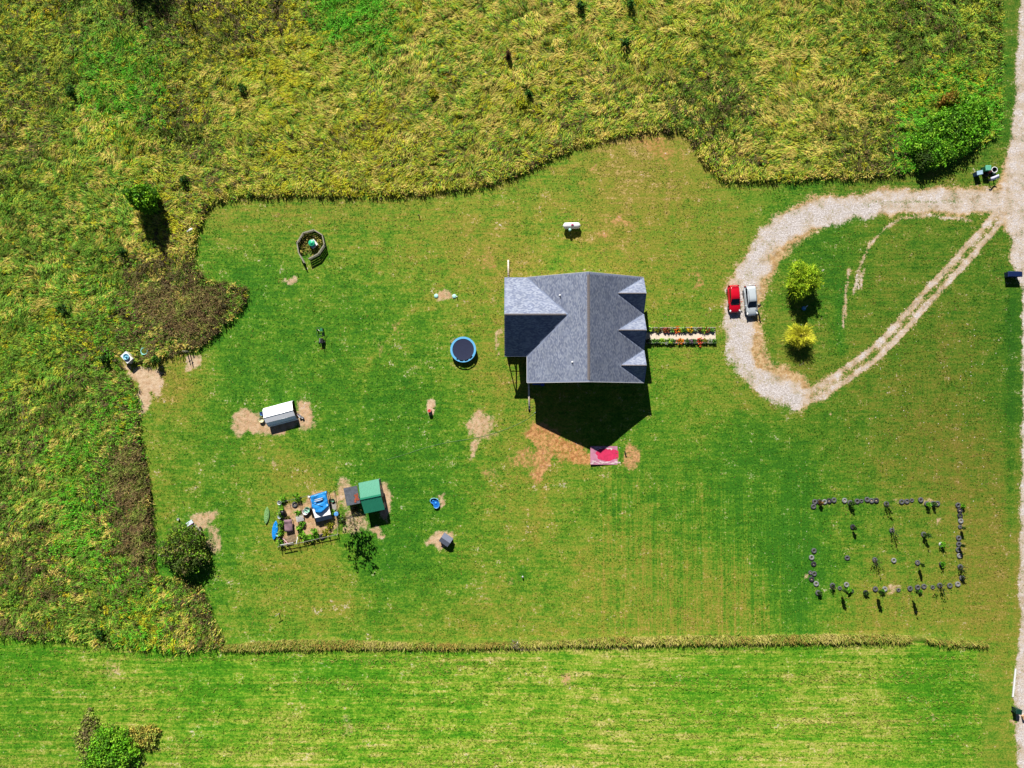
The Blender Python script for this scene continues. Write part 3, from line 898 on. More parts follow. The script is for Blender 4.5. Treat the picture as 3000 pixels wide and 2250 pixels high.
# stubble and swath remains in the hayfield
r5 = np.random.default_rng(25)
x, y, px, py = scatter(32000, -80, 72, -66, -38, lambda a, b: IN_VIEW(a, b) & inside(FIELD, a, b) & (line_dist(HEDGE, a, b) > 14), r5)
sw = fbm(x * .05, y * 1.4, 150, 3) + .25 * (fbm(x * .8, y * 2.2, 155, 2) - .5)
keep = sw + r5.normal(size=len(x)) * .12 > .50
x, y, px, py, sw = x[keep], y[keep], px[keep], py[keep], sw[keep]
base_c = np.array([P(80, 146, 18), P(110, 158, 30), P(140, 166, 48), P(172, 172, 80)])[:, :3] * 1.2
u = rank01(sw + .5 * (fbm(x * .25, y * .25, 160, 3) - .5) + r5.normal(size=len(x)) * .10)
cols = base_c[np.minimum((u * 4).astype(int), 3)] * r5.uniform(.75, 1.25, len(x))[:, None]
hf = blades('hay_stubble', x, y, terrain(x, y) + .03, r5.normal(size=len(x)) * .7 + np.where(r5.random(len(x)) < .5, 0, math.pi), r5.uniform(.2, .55, len(x)),
            r5.uniform(.04, .09, len(x)), r5.uniform(.03, .16, len(x)), cols, r5)
tag(hf, kind='stuff')

# grass tufts in the lawn
r6 = np.random.default_rng(26)
x, y, px, py = scatter(90000, -64, 77, -42, 44, lambda a, b: IN_VIEW(a, b) & (meadow_signed(a, b) < -3) & ~inside(FIELD, a, b) & (a < 2960), r6)
so, _ = soil_masks(px, py)
gr, _ = gravel_masks(px, py)
keep = (so < .35) & (gr < .3) & (fbm(x * .5, y * .5, 170, 3) + r6.normal(size=len(x)) * .15 > .48)
x, y, px, py = x[keep], y[keep], px[keep], py[keep]
d = anchors(DRY, px, py, 80)[0] + .9 * (fbm(x * .6, y * .6, 172, 3) - .5) + r6.normal(size=len(x)) * .12
b_ = anchors(BRIGHT, px, py, 170)[0]
base_c = np.array([P(56, 126, 8), P(86, 142, 18), P(124, 146, 38), P(156, 150, 60), P(186, 162, 92)])[:, :3] * 1.12
cols = base_c[np.clip((d * 5).astype(int), 0, 4)] * (b_ * r6.uniform(.78, 1.25, len(x)))[:, None]
lg = blades('lawn_tufts', x, y, terrain(x, y) + .0, r6.uniform(0, 6.28, len(x)), r6.uniform(.12, .3, len(x)), r6.uniform(.05, .12, len(x)),
            r6.uniform(.02, .07, len(x)), cols, r6)
tag(lg, kind='stuff')
# ------------------------------------------------------------------ materials for built things
white_paint = mat('white_paint', C(226, 226, 224), .55, var=.06)
trim_white = mat('trim_white', C(200, 200, 198), .5, var=.05)
siding = mat('vinyl_siding', C(206, 196, 178), .65, var=.05, scale=3)
shingle_m = mat('asphalt_shingle', None, .9, var=.10, scale=.7, spec=.1, vcol=True)
roof_deck = mat('roof_underlay', P(118, 128, 150, 1.4), .95, var=.12, scale=9, bump=.3)
cap_m = mat('ridge_shingle', P(116, 110, 110, 1.3), .95, var=.15, scale=9)
glass_dark = mat('dark_glass', C(22, 30, 40), .06, var=.02, spec=.6)
concrete = mat('concrete', P(248, 230, 208), .9, var=.06, scale=2.2, bump=.15)
block_m = mat('foundation_block', C(150, 146, 140), .9, var=.1)
timber = mat('weathered_timber', P(176, 152, 118), .85, var=.2, scale=5, stretch=(1, 8, 8))
grey_timber = mat('grey_timber', P(168, 164, 142), .9, var=.22, scale=6)
dark_timber = mat('dark_timber', C(88, 70, 54), .9, var=.22, scale=6)
galv = mat('galvanised_metal', C(168, 174, 180), .4, metal=.7, var=.12)
black_plastic = mat('black_plastic', C(24, 25, 28), .45, var=.15)
black_rubber = mat('black_rubber', C(34, 34, 37), .8, var=.25, scale=12)
white_plastic = mat('white_plastic', C(236, 236, 236), .4, var=.04)
door_red = mat('painted_door', C(120, 40, 38), .5, var=.06)

# ------------------------------------------------------------------ the house
ZE, PITCH = 3.45, math.tan(R(25.3))
xW, xE = atz(1544, 1000, ZE).x, atz(1887, 1000, ZE).x
yN, yS = atz(1700, 812.6, ZE).y, atz(1700, 1121, ZE).y
xWW, yS2 = atz(1478, 900, ZE).x, atz(1500, 1044.5, ZE).y
xR = (xW + xE) / 2
ZR = ZE + PITCH * (xR - xW)
yR = (yN + yS2) / 2
ZW = ZE + PITCH * (yN - yR)
xC = xW + (ZW - ZE) / PITCH
HB = Vector((xR, (yN + yS) / 2, -1.25))
house = thing('farmhouse', 'large grey shingled farmhouse with three front gables and a rear wing', 'house', HB)
H = lambda x, y, z: Vector((x, y, z)) - HB

gyS = [813.2, 919.0, 1024.8, 1121.0]
gys = [atz(1886, v, ZE).y for v in gyS]
GP = math.tan(R(36.5))
gables = []
for i in range(3):
    a, b = gys[i], gys[i + 1]
    m_ = (a + b) / 2
    zg = ZE + GP * (a - b) / 2
    gables.append((a, b, m_, zg, xE - (zg - ZE) / PITCH))

main_w = [H(xW, yS, ZE), H(xR, yS, ZR), H(xR, yN, ZR), H(xW, yN, ZE), H(xC, yR, ZW), H(xW, yS2, ZE)]
main_e = [H(xR, yS, ZR)]
for a, b, m_, zg, xg in reversed(gables):
    main_e += [H(xE, b, ZE), H(xg, m_, zg)]
main_e += [H(xE, gys[0], ZE), H(xR, yN, ZR)]
wing_s = [H(xWW, yS2, ZE), H(xW, yS2, ZE), H(xC, yR, ZW), H(xWW, yR, ZW)]
wing_n = [H(xWW, yR, ZW), H(xC, yR, ZW), H(xW, yN, ZE), H(xWW, yN, ZE)]
planes = [main_w, main_e, wing_s, wing_n]
OV = .01
for a, b, m_, zg, xg in gables:
    planes.append([H(xE + OV, a, ZE), H(xg, m_, zg), H(xE + OV, m_, zg)])       # north face (outline order checked below)
    planes.append([H(xE + OV, m_, zg), H(xg, m_, zg), H(xE + OV, b, ZE)])

rb = MB()
for p in planes:
    n_ = (p[1] - p[0]).cross(p[2] - p[0])
    area = sum((p[i].x * p[(i + 1) % len(p)].y - p[(i + 1) % len(p)].x * p[i].y) for i in range(len(p)))
    if area < 0:
        p.reverse()
    rb.slab(p, .2)
roof = rb.build('roof', roof_deck, house)

# shingle courses as geometry: each tab a thin lapped piece, too small in the picture to be separate objects
sv, sc_ = [], []
rs_ = np.random.default_rng(5)
tones = np.array([P(128, 136, 154, 1.38), P(136, 143, 160, 1.38), P(119, 127, 147, 1.38), P(144, 151, 166, 1.38), P(110, 118, 140, 1.38)])[:, :3]
for p in planes:
    P2 = [(q.x, q.y) for q in p]
    nrm = Vector((0, 0, 0))
    for i in range(1, len(p) - 1):
        nrm += (p[i] - p[0]).cross(p[i + 1] - p[0])
    nrm.normalize()
    u = Vector((0, 0, 1)).cross(nrm).normalized()
    v = nrm.cross(u).normalized()
    us = [q.dot(u) for q in p]
    vs_ = [q.dot(v) for q in p]
    d0 = p[0].dot(nrm)
    rowh, tw = .145, .30
    nr = int((max(vs_) - min(vs_)) / rowh)
    nc = int((max(us) - min(us)) / tw) + 1
    jj_, ii_ = np.meshgrid(np.arange(nr), np.arange(-1, nc + 1), indexing='ij')
    jit = rs_.uniform(-.02, .02, jj_.shape)
    u0 = min(us) + (ii_ + .5 * (jj_ % 2) + jit * 0) * tw
    v0 = min(vs_) + jj_ * rowh + .01
    u0, v0 = u0.ravel(), v0.ravel()
    pts = []
    uu, vv, nn = np.array(u), np.array(v), np.array(nrm)
    for du, dv, dn in ((0.006, 0, .022), (tw - .006, 0, .022), (tw - .006, rowh * 1.15, .006), (0.006, rowh * 1.15, .006)):
        pts.append((u0 + du)[:, None] * uu + (v0 + dv)[:, None] * vv + (d0 + dn) * nn)
    ok = np.ones(len(u0), bool)
    for q in pts:
        ok &= inside(P2, q[:, 0], q[:, 1])
    q = [a[ok] for a in pts]
    n = ok.sum()
    low0 = q[0] - nn * .02
    low1 = q[1] - nn * .02
    sv.append(np.stack([low0, low1, q[0], q[1], q[3], q[2]], 1))
    t_ = tones[rs_.integers(0, 5, n)] * rs_.uniform(.96, 1.04, n)[:, None]
    sc_.append(t_)
shg = quads('shingle', np.concatenate(sv), shingle_m, parent=roof, cols=np.concatenate(sc_), strips=2)
tag(shg, kind='stuff')

rc = MB()
def ridge_caps(a, b, wdt, drop):
    d = (b - a)
    n = int(d.length / .3)
    d.normalize()
    s = Vector((-d.y, d.x, 0)).normalized()
    for k in range(n):
        p0 = a + d * (.3 * k + .02)
        p1 = p0 + d * .27
        up = Vector((0, 0, .055))
        for sg in (-1, 1):
            o = s * sg * wdt
            q = [p0 + up, p1 + up, p1 + o + up - Vector((0, 0, drop)), p0 + o + up - Vector((0, 0, drop))]
            if sg < 0: q.reverse()
            rc.slab(q, .03)
ridge_caps(H(xR, yS + .25, ZR), H(xR, yN - .25, ZR), .19, .19 * PITCH)
ridge_caps(H(xWW, yR, ZW), H(xC - .1, yR, ZW), .13, .13 * PITCH)
for a, b, m_, zg, xg in gables:
    ridge_caps(H(xg + .1, m_, zg), H(xE + OV, m_, zg), .12, .12 * GP)
tag(rc.build('ridge_cap', cap_m, roof), kind='stuff')
for (vx, vy) in ((1641, 865), (1676, 1062)):
    q = atz(vx, vy, 5.9)
    zr = ZE + PITCH * (q.x - xW)
    vb = MB().tube(H(q.x, q.y, zr - .1), H(q.x, q.y, zr + .42), .06, n=10).lathe([(.17, zr - HB.z + .03), (.07, zr - HB.z + .16)], 10, (q.x - HB.x, q.y - HB.y, 0), cap=False)
    vb.build('vent_pipe', white_plastic, roof)
fb = MB()
fx = .03
fb.box(H((xW + xE) / 2 - 0, 0, 0) * 0 + H(xW - .035, (yS + yS2) / 2, ZE - .09), (.06, abs(yS - yS2), .2))
for sy, yy in ((-1, yS), (1, yN)):
    for x0, z0, x1, z1 in ((xW, ZE, xR, ZR), (xR, ZR, xE, ZE)):
        a, b = H(x0, yy + sy * .03, z0), H(x1, yy + sy * .03, z1)
        q = [a + Vector((0, -.025, .015)), b + Vector((0, -.025, .015)), b + Vector((0, .025, .015)), a + Vector((0, .025, .015))]
        fb.slab(q, .24)
tag(fb.build("rake_trim", trim_white, roof), kind="stuff")

# walls
WI = .45
wb = MB()
x0, x1, y0, y1 = xW + WI, xE - WI - 1.5, yS + WI, yN - WI
zb = -1.3
pent = lambda y: [H(x0, y, zb), H(x1, y, zb), H(x1, y, ZE + (xE - x1) * PITCH - .24), H(xR, y, ZR - .24), H(x0, y, ZE + WI * PITCH - .24)]
A, B = pent(y0), pent(y1)
wb.add(A + B, [(0, 1, 2, 3, 4), (9, 8, 7, 6, 5), (0, 5, 6, 1), (1, 6, 7, 2), (0, 4, 9, 5)])
walls = wb.build('wall', siding, house)
wg = MB()
xq = xWW + 2.6
ya, yb = yS2 + WI, yN - WI - .05
pw = lambda x: [H(x, ya, zb), H(x, yb, zb), H(x, yb, ZE + WI * PITCH - .24), H(x, yR, ZW - .24), H(x, ya, ZE + WI * PITCH - .24)]
A, B = pw(xq), pw(x0 + .2)
wg.add(A + B, [(0, 1, 2, 3, 4), (9, 8, 7, 6, 5), (0, 5, 6, 1), (0, 4, 9, 5), (1, 6, 7, 2)])
wg.build('wall', siding, house)
for a, b, m_, zg, xg in gables:                          # gable faces over the front porch
    t = MB()
    xf = xE - .22
    t.add([H(xf, a - .2, ZE - .12), H(xf, m_, zg - .28), H(xf, b + .2, ZE - .12), H(xf - .12, a - .2, ZE - .12), H(xf - .12, m_, zg - .28), H(xf - .12, b + .2, ZE - .12)],
          [(0, 1, 2), (5, 4, 3), (0, 3, 4, 1), (1, 4, 5, 2), (2, 5, 3, 0)])
    t.build('gable_face', siding, house)
MB().box(H((x1 + xE - .4) / 2, (y0 + y1) / 2, .14), (xE - .4 - x1, y1 - y0, .28)).build('front_porch', concrete, house)
for k in range(7):
    yk = y0 + .2 + (y1 - y0 - .4) * k / 6
    MB().box(H(xE - .5, yk, (.28 + ZE - .2) / 2 + .05), (.16, .16, ZE - .48)).build('porch_post', trim_white, house)
MB().box(H(xE - .5, (y0 + y1) / 2, ZE - .22), (.18, y1 - y0, .2)).build('porch_beam', trim_white, house)

def window(cx, cy, cz, w, h, ax):
    """ax: outward wall direction"""
    f, g = MB(), MB()
    if ax in ('W', 'E'):
        s = -1 if ax == 'W' else 1
        for dy in (-w / 2, w / 2): f.box(H(cx + s * .02, cy + dy, cz), (.06, .07, h + .14))
        for dz in (-h / 2, 0, h / 2): f.box(H(cx + s * .02, cy, cz + dz), (.05, w - .07, .06))
        g.box(H(cx + s * .005, cy, cz), (.02, w - .05, h - .04))
    else:
        s = -1 if ax == 'S' else 1
        for dx in (-w / 2, w / 2): f.box(H(cx + dx, cy + s * .02, cz), (.07, .06, h + .14))
        for dz in (-h / 2, 0, h / 2): f.box(H(cx, cy + s * .02, cz + dz), (w - .07, .05, .06))
        g.box(H(cx, cy + s * .005, cz), (w - .05, .02, h - .04))
    fo = f.build('window', trim_white, house)
    g.build('pane', glass_dark, fo)
for cy in (y0 + 2, y0 + 5, y1 - 2, y1 - 5): window(x1, cy, 1.7, 1.1, 1.4, 'E')
for cx in (x0 + 2.2, x0 + 5.5, x0 + 9.5): window(cx, y0, 1.7, 1.1, 1.3, 'S'); window(cx, y1, 1.7, 1.0, 1.3, 'N')
for cy in (y0 + 1.6,): window(x0, cy, 1.6, 1.0, 1.2, 'W')
d_ = MB().box(H(x1 + .03, (gables[1][2]), 1.33), (.06, .95, 2.1)).build('door', door_red, house)
MB().tube(H(x1 + .07, gables[1][2] + .36, 1.3), H(x1 + .12, gables[1][2] + .36, 1.3), .035).build('handle', galv, d_)
d_ = MB().box(H(xq - .03, yR, .95), (.06, 1.7, 2.05)).build('door', glass_dark, house)
MB().box(H(xq - .07, yR, .95), (.03, .06, 1.95)).build('mullion', trim_white, d_)

# covered deck behind the wing
zd = -.15
for k in range(17):
    MB().box(H(xWW + .25 + k * .145, (ya + yb) / 2, zd), (.13, yb - ya + .3, .05)).build('deck_board', timber, house)
for yy in (ya + .05, (2 * ya + yb) / 3, (ya + 2 * yb) / 3, yb - .05):
    MB().box(H(xWW + .3, yy, (ZE - 1.3) / 2 - .05), (.14, .14, ZE + 1.2)).build('deck_post', timber, house)
MB().box(H(xWW + .3, (ya + yb) / 2, ZE - .1), (.14, yb - ya + .1, .22)).build('deck_beam', timber, house)
for yy in (ya, yb):
    MB().box(H((xWW + xq) / 2 + .1, yy + .08 * (1 if yy == ya else -1), zd + .92), (xq - xWW - .5, .09, .05)).build('handrail', timber, house)
MB().box(H(xWW + .18, (ya + yb) / 2, zd + .92), (.09, yb - ya - .3, .05)).build('handrail', timber, house)
for k in range(24):
    MB().box(H(xWW + .18, ya + .35 + k * (yb - ya - .7) / 23, zd + .45), (.04, .04, .9)).build('baluster', timber, house)
# drain pipes lying from the two back corners
def lying_pipe(label, pa, pb, r, m, end=None):
    a, b = at(*pa, r), at(*pb, r)
    o = thing('drain_pipe', label, 'pipe', Vector(((a.x + b.x) / 2, (a.y + b.y) / 2, (a.z + b.z) / 2 - r)))
    A_, B_ = a - o.location, b - o.location
    MB().tube(A_, B_, r, n=12).build('pipe', m, o)
    n_ = int((b - a).length / .3)
    rr = MB()
    d = (B_ - A_).normalized()
    for k in range(1, n_):
        p = A_ + d * (.3 * k)
        rr.tube(p - d * .02, p + d * .02, r * 1.06, n=12)
    tag(rr.build('pipe_rib', m, o), kind='stuff')
    if end:
        MB().tube(B_ - d * .02, B_ + d * .34, r * 1.12, n=12).build('pipe_end', end, o)
    return o
pipe_m = mat('cream_pipe', C(228, 214, 196), .6, var=.08)
lying_pipe('cream drain pipe lying from the north west house corner', (1489.5, 816), (1489, 762), .13, pipe_m)
lying_pipe('cream drain pipe with a black end running out of the house shadow', (1549, 1117), (1550.5, 1196), .13, pipe_m, black_plastic)

# ------------------------------------------------------------------ walkway and its flower borders
def ring_on(pxs, h):
    return [at(a, b, h) for a, b in pxs]
pa = MB()
nseg = 6
for k in range(nseg):
    a0, a1 = 1888 + (2097 - 1888) * k / nseg, 1888 + (2097 - 1888) * (k + 1) / nseg - .5
    q = ring_on([(a0, 994.5), (a1, 994.5), (a1, 973), (a0, 973)], .06)
    pa.slab(q, .3)
path = pa.build('path', concrete)
tag(path, kind='structure')

mulch = mat('bark_mulch', P(150, 124, 104), .95, var=.35, scale=9, bump=.5)
def border(label, y0_, y1_, xa, xb, side):
    a, b = at(xa, (y0_ + y1_) / 2, 0), at(xb, (y0_ + y1_) / 2, 0)
    o = thing('flower_border', label, 'flower bed', Vector(((a.x + b.x) / 2, (a.y + b.y) / 2, min(a.z, b.z))), group='flower borders along the walkway')
    Lc = lambda p: p - o.location
    q = [Lc(at(xa, y1_, .07)), Lc(at(xb, y1_, .07)), Lc(at(xb, y0_, .07)), Lc(at(xa, y0_, .07))]
    MB().slab(q, .3).build('bed', mulch, o)
    n_ = 5
    for yy in (y0_ - .8, y1_ + .8):
        for k in range(n_):
            p0, p1 = Lc(at(xa + (xb - xa) * k / n_, yy, .04)), Lc(at(xa + (xb - xa) * (k + 1) / n_ - .7, yy, .04))
            c_ = (p0 + p1) / 2
            MB().box(c_, ((p1 - p0).length, .1, .26)).build('edging_board', grey_timber, o)
    for k in range(6):
        p0 = Lc(at(xa + 2 + (xb - xa - 4) * k / 5, (y0_ if side > 0 else y1_), 0))
        MB().box(p0 + Vector((0, .03 * side, .2)), (.06, .06, .42)).build('stake', grey_timber, o)
    p0, p1 = Lc(at(xa, (y0_ if side > 0 else y1_), .38)), Lc(at(xb, (y0_ if side > 0 else y1_), .38))
    MB().tube(p0, p1, .018, n=6).build('top_rail', trim_white, o)
    return o
border('edged flower bed along the north side of the walkway', 960.5, 971, 1901, 2096, 1)
border('edged flower bed along the south side of the walkway', 996, 1004.5, 1893, 2099, -1)
# ------------------------------------------------------------------ parked cars and people
def ring(y, w, z0, z1, e=3.0, n=20):
    out = []
    for k in range(n):
        t = 2 * math.pi * (k + .5) / n
        cx, cz = math.cos(t), math.sin(t)
        px_ = math.copysign(abs(cx) ** (2 / e), cx) * w
        pz_ = math.copysign(abs(cz) ** (2 / e), cz)
        out.append(Vector((px_, y, (z0 + z1) / 2 + pz_ * (z1 - z0) / 2)))
    return out

head_m = mat('headlamp', C(232, 232, 228), .12, var=.03, spec=.6)
tail_m = mat('tail_lamp', C(150, 14, 14), .2, var=.03)
chrome = mat('wheel_alloy', C(196, 198, 200), .25, metal=.8, var=.05)
trim_black = mat('black_trim', C(26, 26, 28), .5, var=.1)

def car(name, label, cat, px, py, rz, paint, L_, W_, Ht, van):
    p = at(px, py)
    o = thing(name, label, cat, p, rz)
    h = L_ / 2
    w = W_ / 2
    bt = .98 if van else .96                       # belt line
    hood = .98 if van else .93
    st = [(-h, w * .72, .38, .78), (-h + .06, w * .86, .30, .92), (-h + .3, w * .97, .22, bt), (-h * .35, w, .2, bt), (h * .1, w, .2, bt),
          (h * .36, w * .99, .2, hood), (h * .68, w * .96, .2, hood - .06), (h - .38, w * .90, .22, hood - .16), (h - .14, w * .76, .25, hood - .25), (h - .02, w * .55, .32, hood - .36), (h, w * .42, .38, hood - .44)]
    st = [(-a, b, c, d) for a, b, c, d in st]       # front points down the picture (-Y)
    body = MB().loft([ring(*s, 3.4) for s in st]).build('body', paint, o)
    # cabin: windscreen foot to tail
    wf = h * (.36 if not van else .40)
    cab = [(-wf - .02, w * .74, .82, bt - .02), (-wf + .10, w * .78, .82, bt + .06), (-wf + .72, w * .76, .82, Ht - .07), (-wf + 1.1, w * .74, .82, Ht - .01), (h * .25, w * .75, .82, Ht),
           (h * .70, w * .73, .82, Ht - .02), (h - (.22 if van else .42), w * .70, .82, Ht - .08), (h - (.06 if van else .12), w * .66, .82, bt + .1)]
    MB().loft([ring(*s, 5.5) for s in cab]).build('cabin', paint, o)
    # glass: panes set a little proud of the cabin
    def pane(nm, pts, m=glass_dark):
        n_ = (pts[1] - pts[0]).cross(pts[2] - pts[0]).normalized()
        c_ = sum(pts, Vector()) / len(pts)
        if n_.dot(c_ - Vector((0, .2, .7))) < 0: n_ = -n_
        up = [q + n_ * .028 for q in pts]
        dn = [q - n_ * .03 for q in pts]
        k = len(pts)
        MB().add(up + dn, [tuple(range(k)), tuple(range(2 * k - 1, k - 1, -1))] + [(i, i + k, (i + 1) % k + k, (i + 1) % k) for i in range(k)]).build(nm, m, o)
    pane('windscreen', [Vector((-w * .72, -wf + .03, bt + .03)), Vector((0, -wf - .05, bt + .02)), Vector((w * .72, -wf + .03, bt + .03)), Vector((w * .62, -wf + .66, Ht - .1)), Vector((-w * .62, -wf + .66, Ht - .1))])
    yr0 = h - (.20 if van else .36)
    pane('rear_window', [Vector((-w * .62, yr0 + .14, bt + .1)), Vector((w * .62, yr0 + .14, bt + .1)), Vector((w * .56, yr0 + .02, Ht - .13)), Vector((-w * .56, yr0 + .02, Ht - .13))])
    ys = [-wf + .35, -wf + 1.15, h * .42, h - .45] if not van else [-wf + .35, -wf + 1.15, h * .36, h - .32]
    for s in (-1, 1):
        for k in range(3):
            ya_, yb_ = ys[k] + .04, ys[k + 1] - .05
            top0 = ya_ + (.34 if k == 0 else .0)
            wa = w * .77
            pane('side_window', [Vector((s * (wa + .01), ya_, bt - .02)), Vector((s * (wa + .01), yb_, bt - .02)), Vector((s * (w * .70), yb_ - (.1 if k == 2 else 0), Ht - .17)), Vector((s * (w * .70), top0, Ht - .17))])
        b_ = MB()
        b_.box((s * (w + .09), -wf + .22, bt + .03), (.2, .1, .13), rz=s * .2)
        b_.build('mirror', paint, o)
        for ln, yy in (('headlight', -h + .24), ):
            hb = MB()
            hb.lathe([(.02, -.12), (.13, -.08), (.155, 0), (.12, .07), (.02, .1)], 12, (0, 0, 0))
            ho = hb.build('headlight', head_m, o, loc=(s * w * .74, -h + .36, hood - .25))
            ho.scale = (.85, 1.7, .8)
            ho.rotation_euler = (R(-12), 0, s * R(28))
        MB().box((s * w * .80, h - .11, .86), (.2, .14, .34)).build('tail_light', tail_m, o)
        MB().box((s * (w * .95), .1, bt - .06), (.03, L_ * .5, .02)).build('trim_strip', trim_black, o)
        for yy in (-h * .62, h * .60):
            wl = MB()
            wl.tube((s * (w - .19), yy, .32), (s * (w + .015), yy, .32), .32, n=18)
            wo = wl.build('wheel', black_rubber, o)
            MB().tube((s * (w - .02), yy, .32), (s * (w + .03), yy, .32), .2, .17, n=12).build('rim', chrome, wo)
        if van:
            MB().box((s * w * .58, h * .22, Ht + .035), (.04, L_ * .38, .035)).build('roof_rail', chrome, o)
    MB().box((0, -h + .03, .5), (w * .9, .08, .16)).build('grille', trim_black, o)
    MB().box((0, -wf - .07, bt + .012), (w * 1.25, .1, .03)).build('wiper_cowl', trim_black, o)
    if not van:
        MB().box((0, h - .46, Ht - .03), (w * 1.16, .2, .05)).build('spoiler', paint, o)
    return o

red_paint = mat('red_car_paint', C(206, 6, 34), .25, var=.03, spec=.5, coat=.7)
silver_paint = mat('silver_car_paint', (.36, .40, .42, 1), .3, metal=.1, var=.03, spec=.5, coat=.7)
car('red_car', 'red hatchback car parked on the gravel drive', 'car', 2146.5, 878, R(3.6), red_paint, 4.15, 1.78, 1.5, False)
car('silver_minivan', 'silver minivan parked beside the red car', 'minivan', 2195, 883, R(5.2), silver_paint, 4.5, 1.82, 1.62, True)

# ---- a person beside the minivan
skin_m = mat('skin', C(196, 150, 122), .6, var=.05)
cloth_dark = mat('dark_clothing', C(30, 31, 38), .9, var=.15, scale=12)
hair_m = mat('dark_hair', C(40, 30, 24), .7, var=.2)
def person(label, px, py, rz):
    p = at(px, py)
    o = thing('person', label, 'person', p, rz)
    J = {'pel': (0, 0, .95, .135, .10), 'wst': (0, 0, 1.10, .125, .09), 'chs': (0, .02, 1.30, .155, .105), 'nk': (0, .02, 1.48, .058, .055), 'hd0': (0, .035, 1.56, .07, .075), 'hd': (0, .045, 1.65, .082, .098), 'hd2': (0, .045, 1.73, .06, .07)}
    E = [('pel', 'wst'), ('wst', 'chs'), ('chs', 'nk'), ('nk', 'hd0'), ('hd0', 'hd'), ('hd', 'hd2')]
    for s, sd in (('l', -1), ('r', 1)):
        J[s + 'hip'] = (sd * .095, 0, .88, .085, .09)
        J[s + 'kn'] = (sd * .11, .03 + sd * .04, .48, .058, .06)
        J[s + 'an'] = (sd * .115, sd * .07, .09, .042, .045)
        J[s + 'toe'] = (sd * .125, .15 + sd * .07, .04, .042, .03)
        J[s + 'sh'] = (sd * .185, .01, 1.41, .06, .06)
        reach = .34 if sd < 0 else .05
        J[s + 'el'] = (sd * .26 - (.1 if sd < 0 else 0), reach * .6, 1.16, .042, .042)
        J[s + 'wr'] = (sd * .25 - (.28 if sd < 0 else 0), reach, 1.02 if sd < 0 else .92, .028, .026)
        J[s + 'pm'] = (sd * .25 - (.37 if sd < 0 else 0), reach + .02, 1.0 if sd < 0 else .84, .036, .018)
        E += [('pel', s + 'hip'), (s + 'hip', s + 'kn'), (s + 'kn', s + 'an'), (s + 'an', s + 'toe'), ('chs', s + 'sh'), (s + 'sh', s + 'el'), (s + 'el', s + 'wr'), (s + 'wr', s + 'pm')]
        d = Vector((-.08, .01, -.01)) if sd < 0 else Vector((0, .01, -.085))
        for k, ln in enumerate((.95, 1.1, 1.0, .8)):
            f0 = Vector(J[s + 'pm'][:3]) + Vector((0, (k - 1.5) * .02, 0))
            f1 = f0 + d * ln * .6
            f2 = f1 + d * ln * .45 + Vector((0, 0, -.012))
            J['%sf%da' % (s, k)] = (*f1, .0095, .009)
            J['%sf%db' % (s, k)] = (*f2, .008, .008)
            E += [(s + 'pm', '%sf%da' % (s, k)), ('%sf%da' % (s, k), '%sf%db' % (s, k))]
        t1 = Vector(J[s + 'pm'][:3]) - d * .5 + Vector((0, .045, 0))
        J[s + 'th'] = (*(t1 + d * .5), .01, .01)
        E.append((s + 'wr', s + 'th'))
    names = list(J)
    m_ = bpy.data.meshes.new('body')
    m_.from_pydata([J[n][:3] for n in names], [(names.index(a), names.index(b)) for a, b in E], [])
    b = bpy.data.objects.new('body', m_)
    COL.objects.link(b)
    sk = b.modifiers.new('skin', 'SKIN')
    sk.use_smooth_shade = True
    for i, n in enumerate(names):
        m_.skin_vertices[0].data[i].radius = J[n][3:]
        m_.skin_vertices[0].data[i].use_root = (n == 'pel')
    sb = b.modifiers.new('sub', 'SUBSURF')
    sb.levels = sb.render_levels = 1
    dg = bpy.context.evaluated_depsgraph_get()
    me2 = bpy.data.meshes.new_from_object(b.evaluated_get(dg))
    b.modifiers.clear()
    b.data = me2
    me2.name = 'body'
    me2.materials.clear()
    for mm in (cloth_dark, skin_m):
        me2.materials.append(mm)
    for pl in me2.polygons:
        c = pl.center
        hand = c.z < 1.05 and (abs(c.x) > .2) and c.z > .7
        pl.material_index = 1 if (c.z > 1.47 or hand) else 0
    b.parent = o
    hm = MB().lathe([(.005, .115), (.07, .095), (.1, .045), (.104, 0), (.098, -.05)], 14, (0, .03, 1.67), cap=False).build('hair', hair_m, o)
    for sx in (-.032, .032):
        MB().lathe([(.004, -.011), (.012, 0), (.004, .011)], 8, (sx, .142, 1.655)).build('eye', black_plastic, o)
    MB().box((0, .15, 1.625), (.024, .035, .04)).build('nose', skin_m, o)
    MB().box((0, .137, 1.59), (.045, .012, .01)).build('mouth', tail_m, o)
    for sx in (-1, 1):
        MB().box((sx * .088, .04, 1.64), (.02, .04, .06)).build('ear', skin_m, o)
        MB().box((sx * .125, .09 + sx * .07, .03), (.095, .27, .06)).build('shoe', black_rubber, o)
    return o
person('person in dark clothes standing at the side of the silver minivan', 2217, 899, R(75))
# ------------------------------------------------------------------ things standing about the yard
teal_metal = mat('green_metal_roof', P(62, 186, 144, .72), .45, var=.06, scale=2, spec=.4)
white_sheet = mat('white_metal_sheet', (.74, .75, .75, 1), .45, var=.04, scale=2)
corrug = mat('rusty_corrugated', C(136, 142, 152), .5, metal=.4, var=.25, scale=2.5)
rust_m = mat('rust', C(160, 78, 52), .9, var=.3, scale=5)
shed_wall = mat('shed_cladding', C(176, 160, 160), .8, var=.15, scale=4)
blue_pl = mat('blue_plastic', C(30, 110, 196), .35, var=.05)
lblue_pl = mat('pale_blue_plastic', C(120, 190, 214), .4, var=.07)
navy_pl = mat('navy_plastic', C(18, 36, 78), .4, var=.1)
red_pl = mat('red_paint', C(206, 62, 54), .5, var=.08)
green_pl = mat('green_plastic', C(40, 120, 84), .45, var=.08)
teal_pl = mat('teal_plastic', C(38, 176, 128), .4, var=.05)
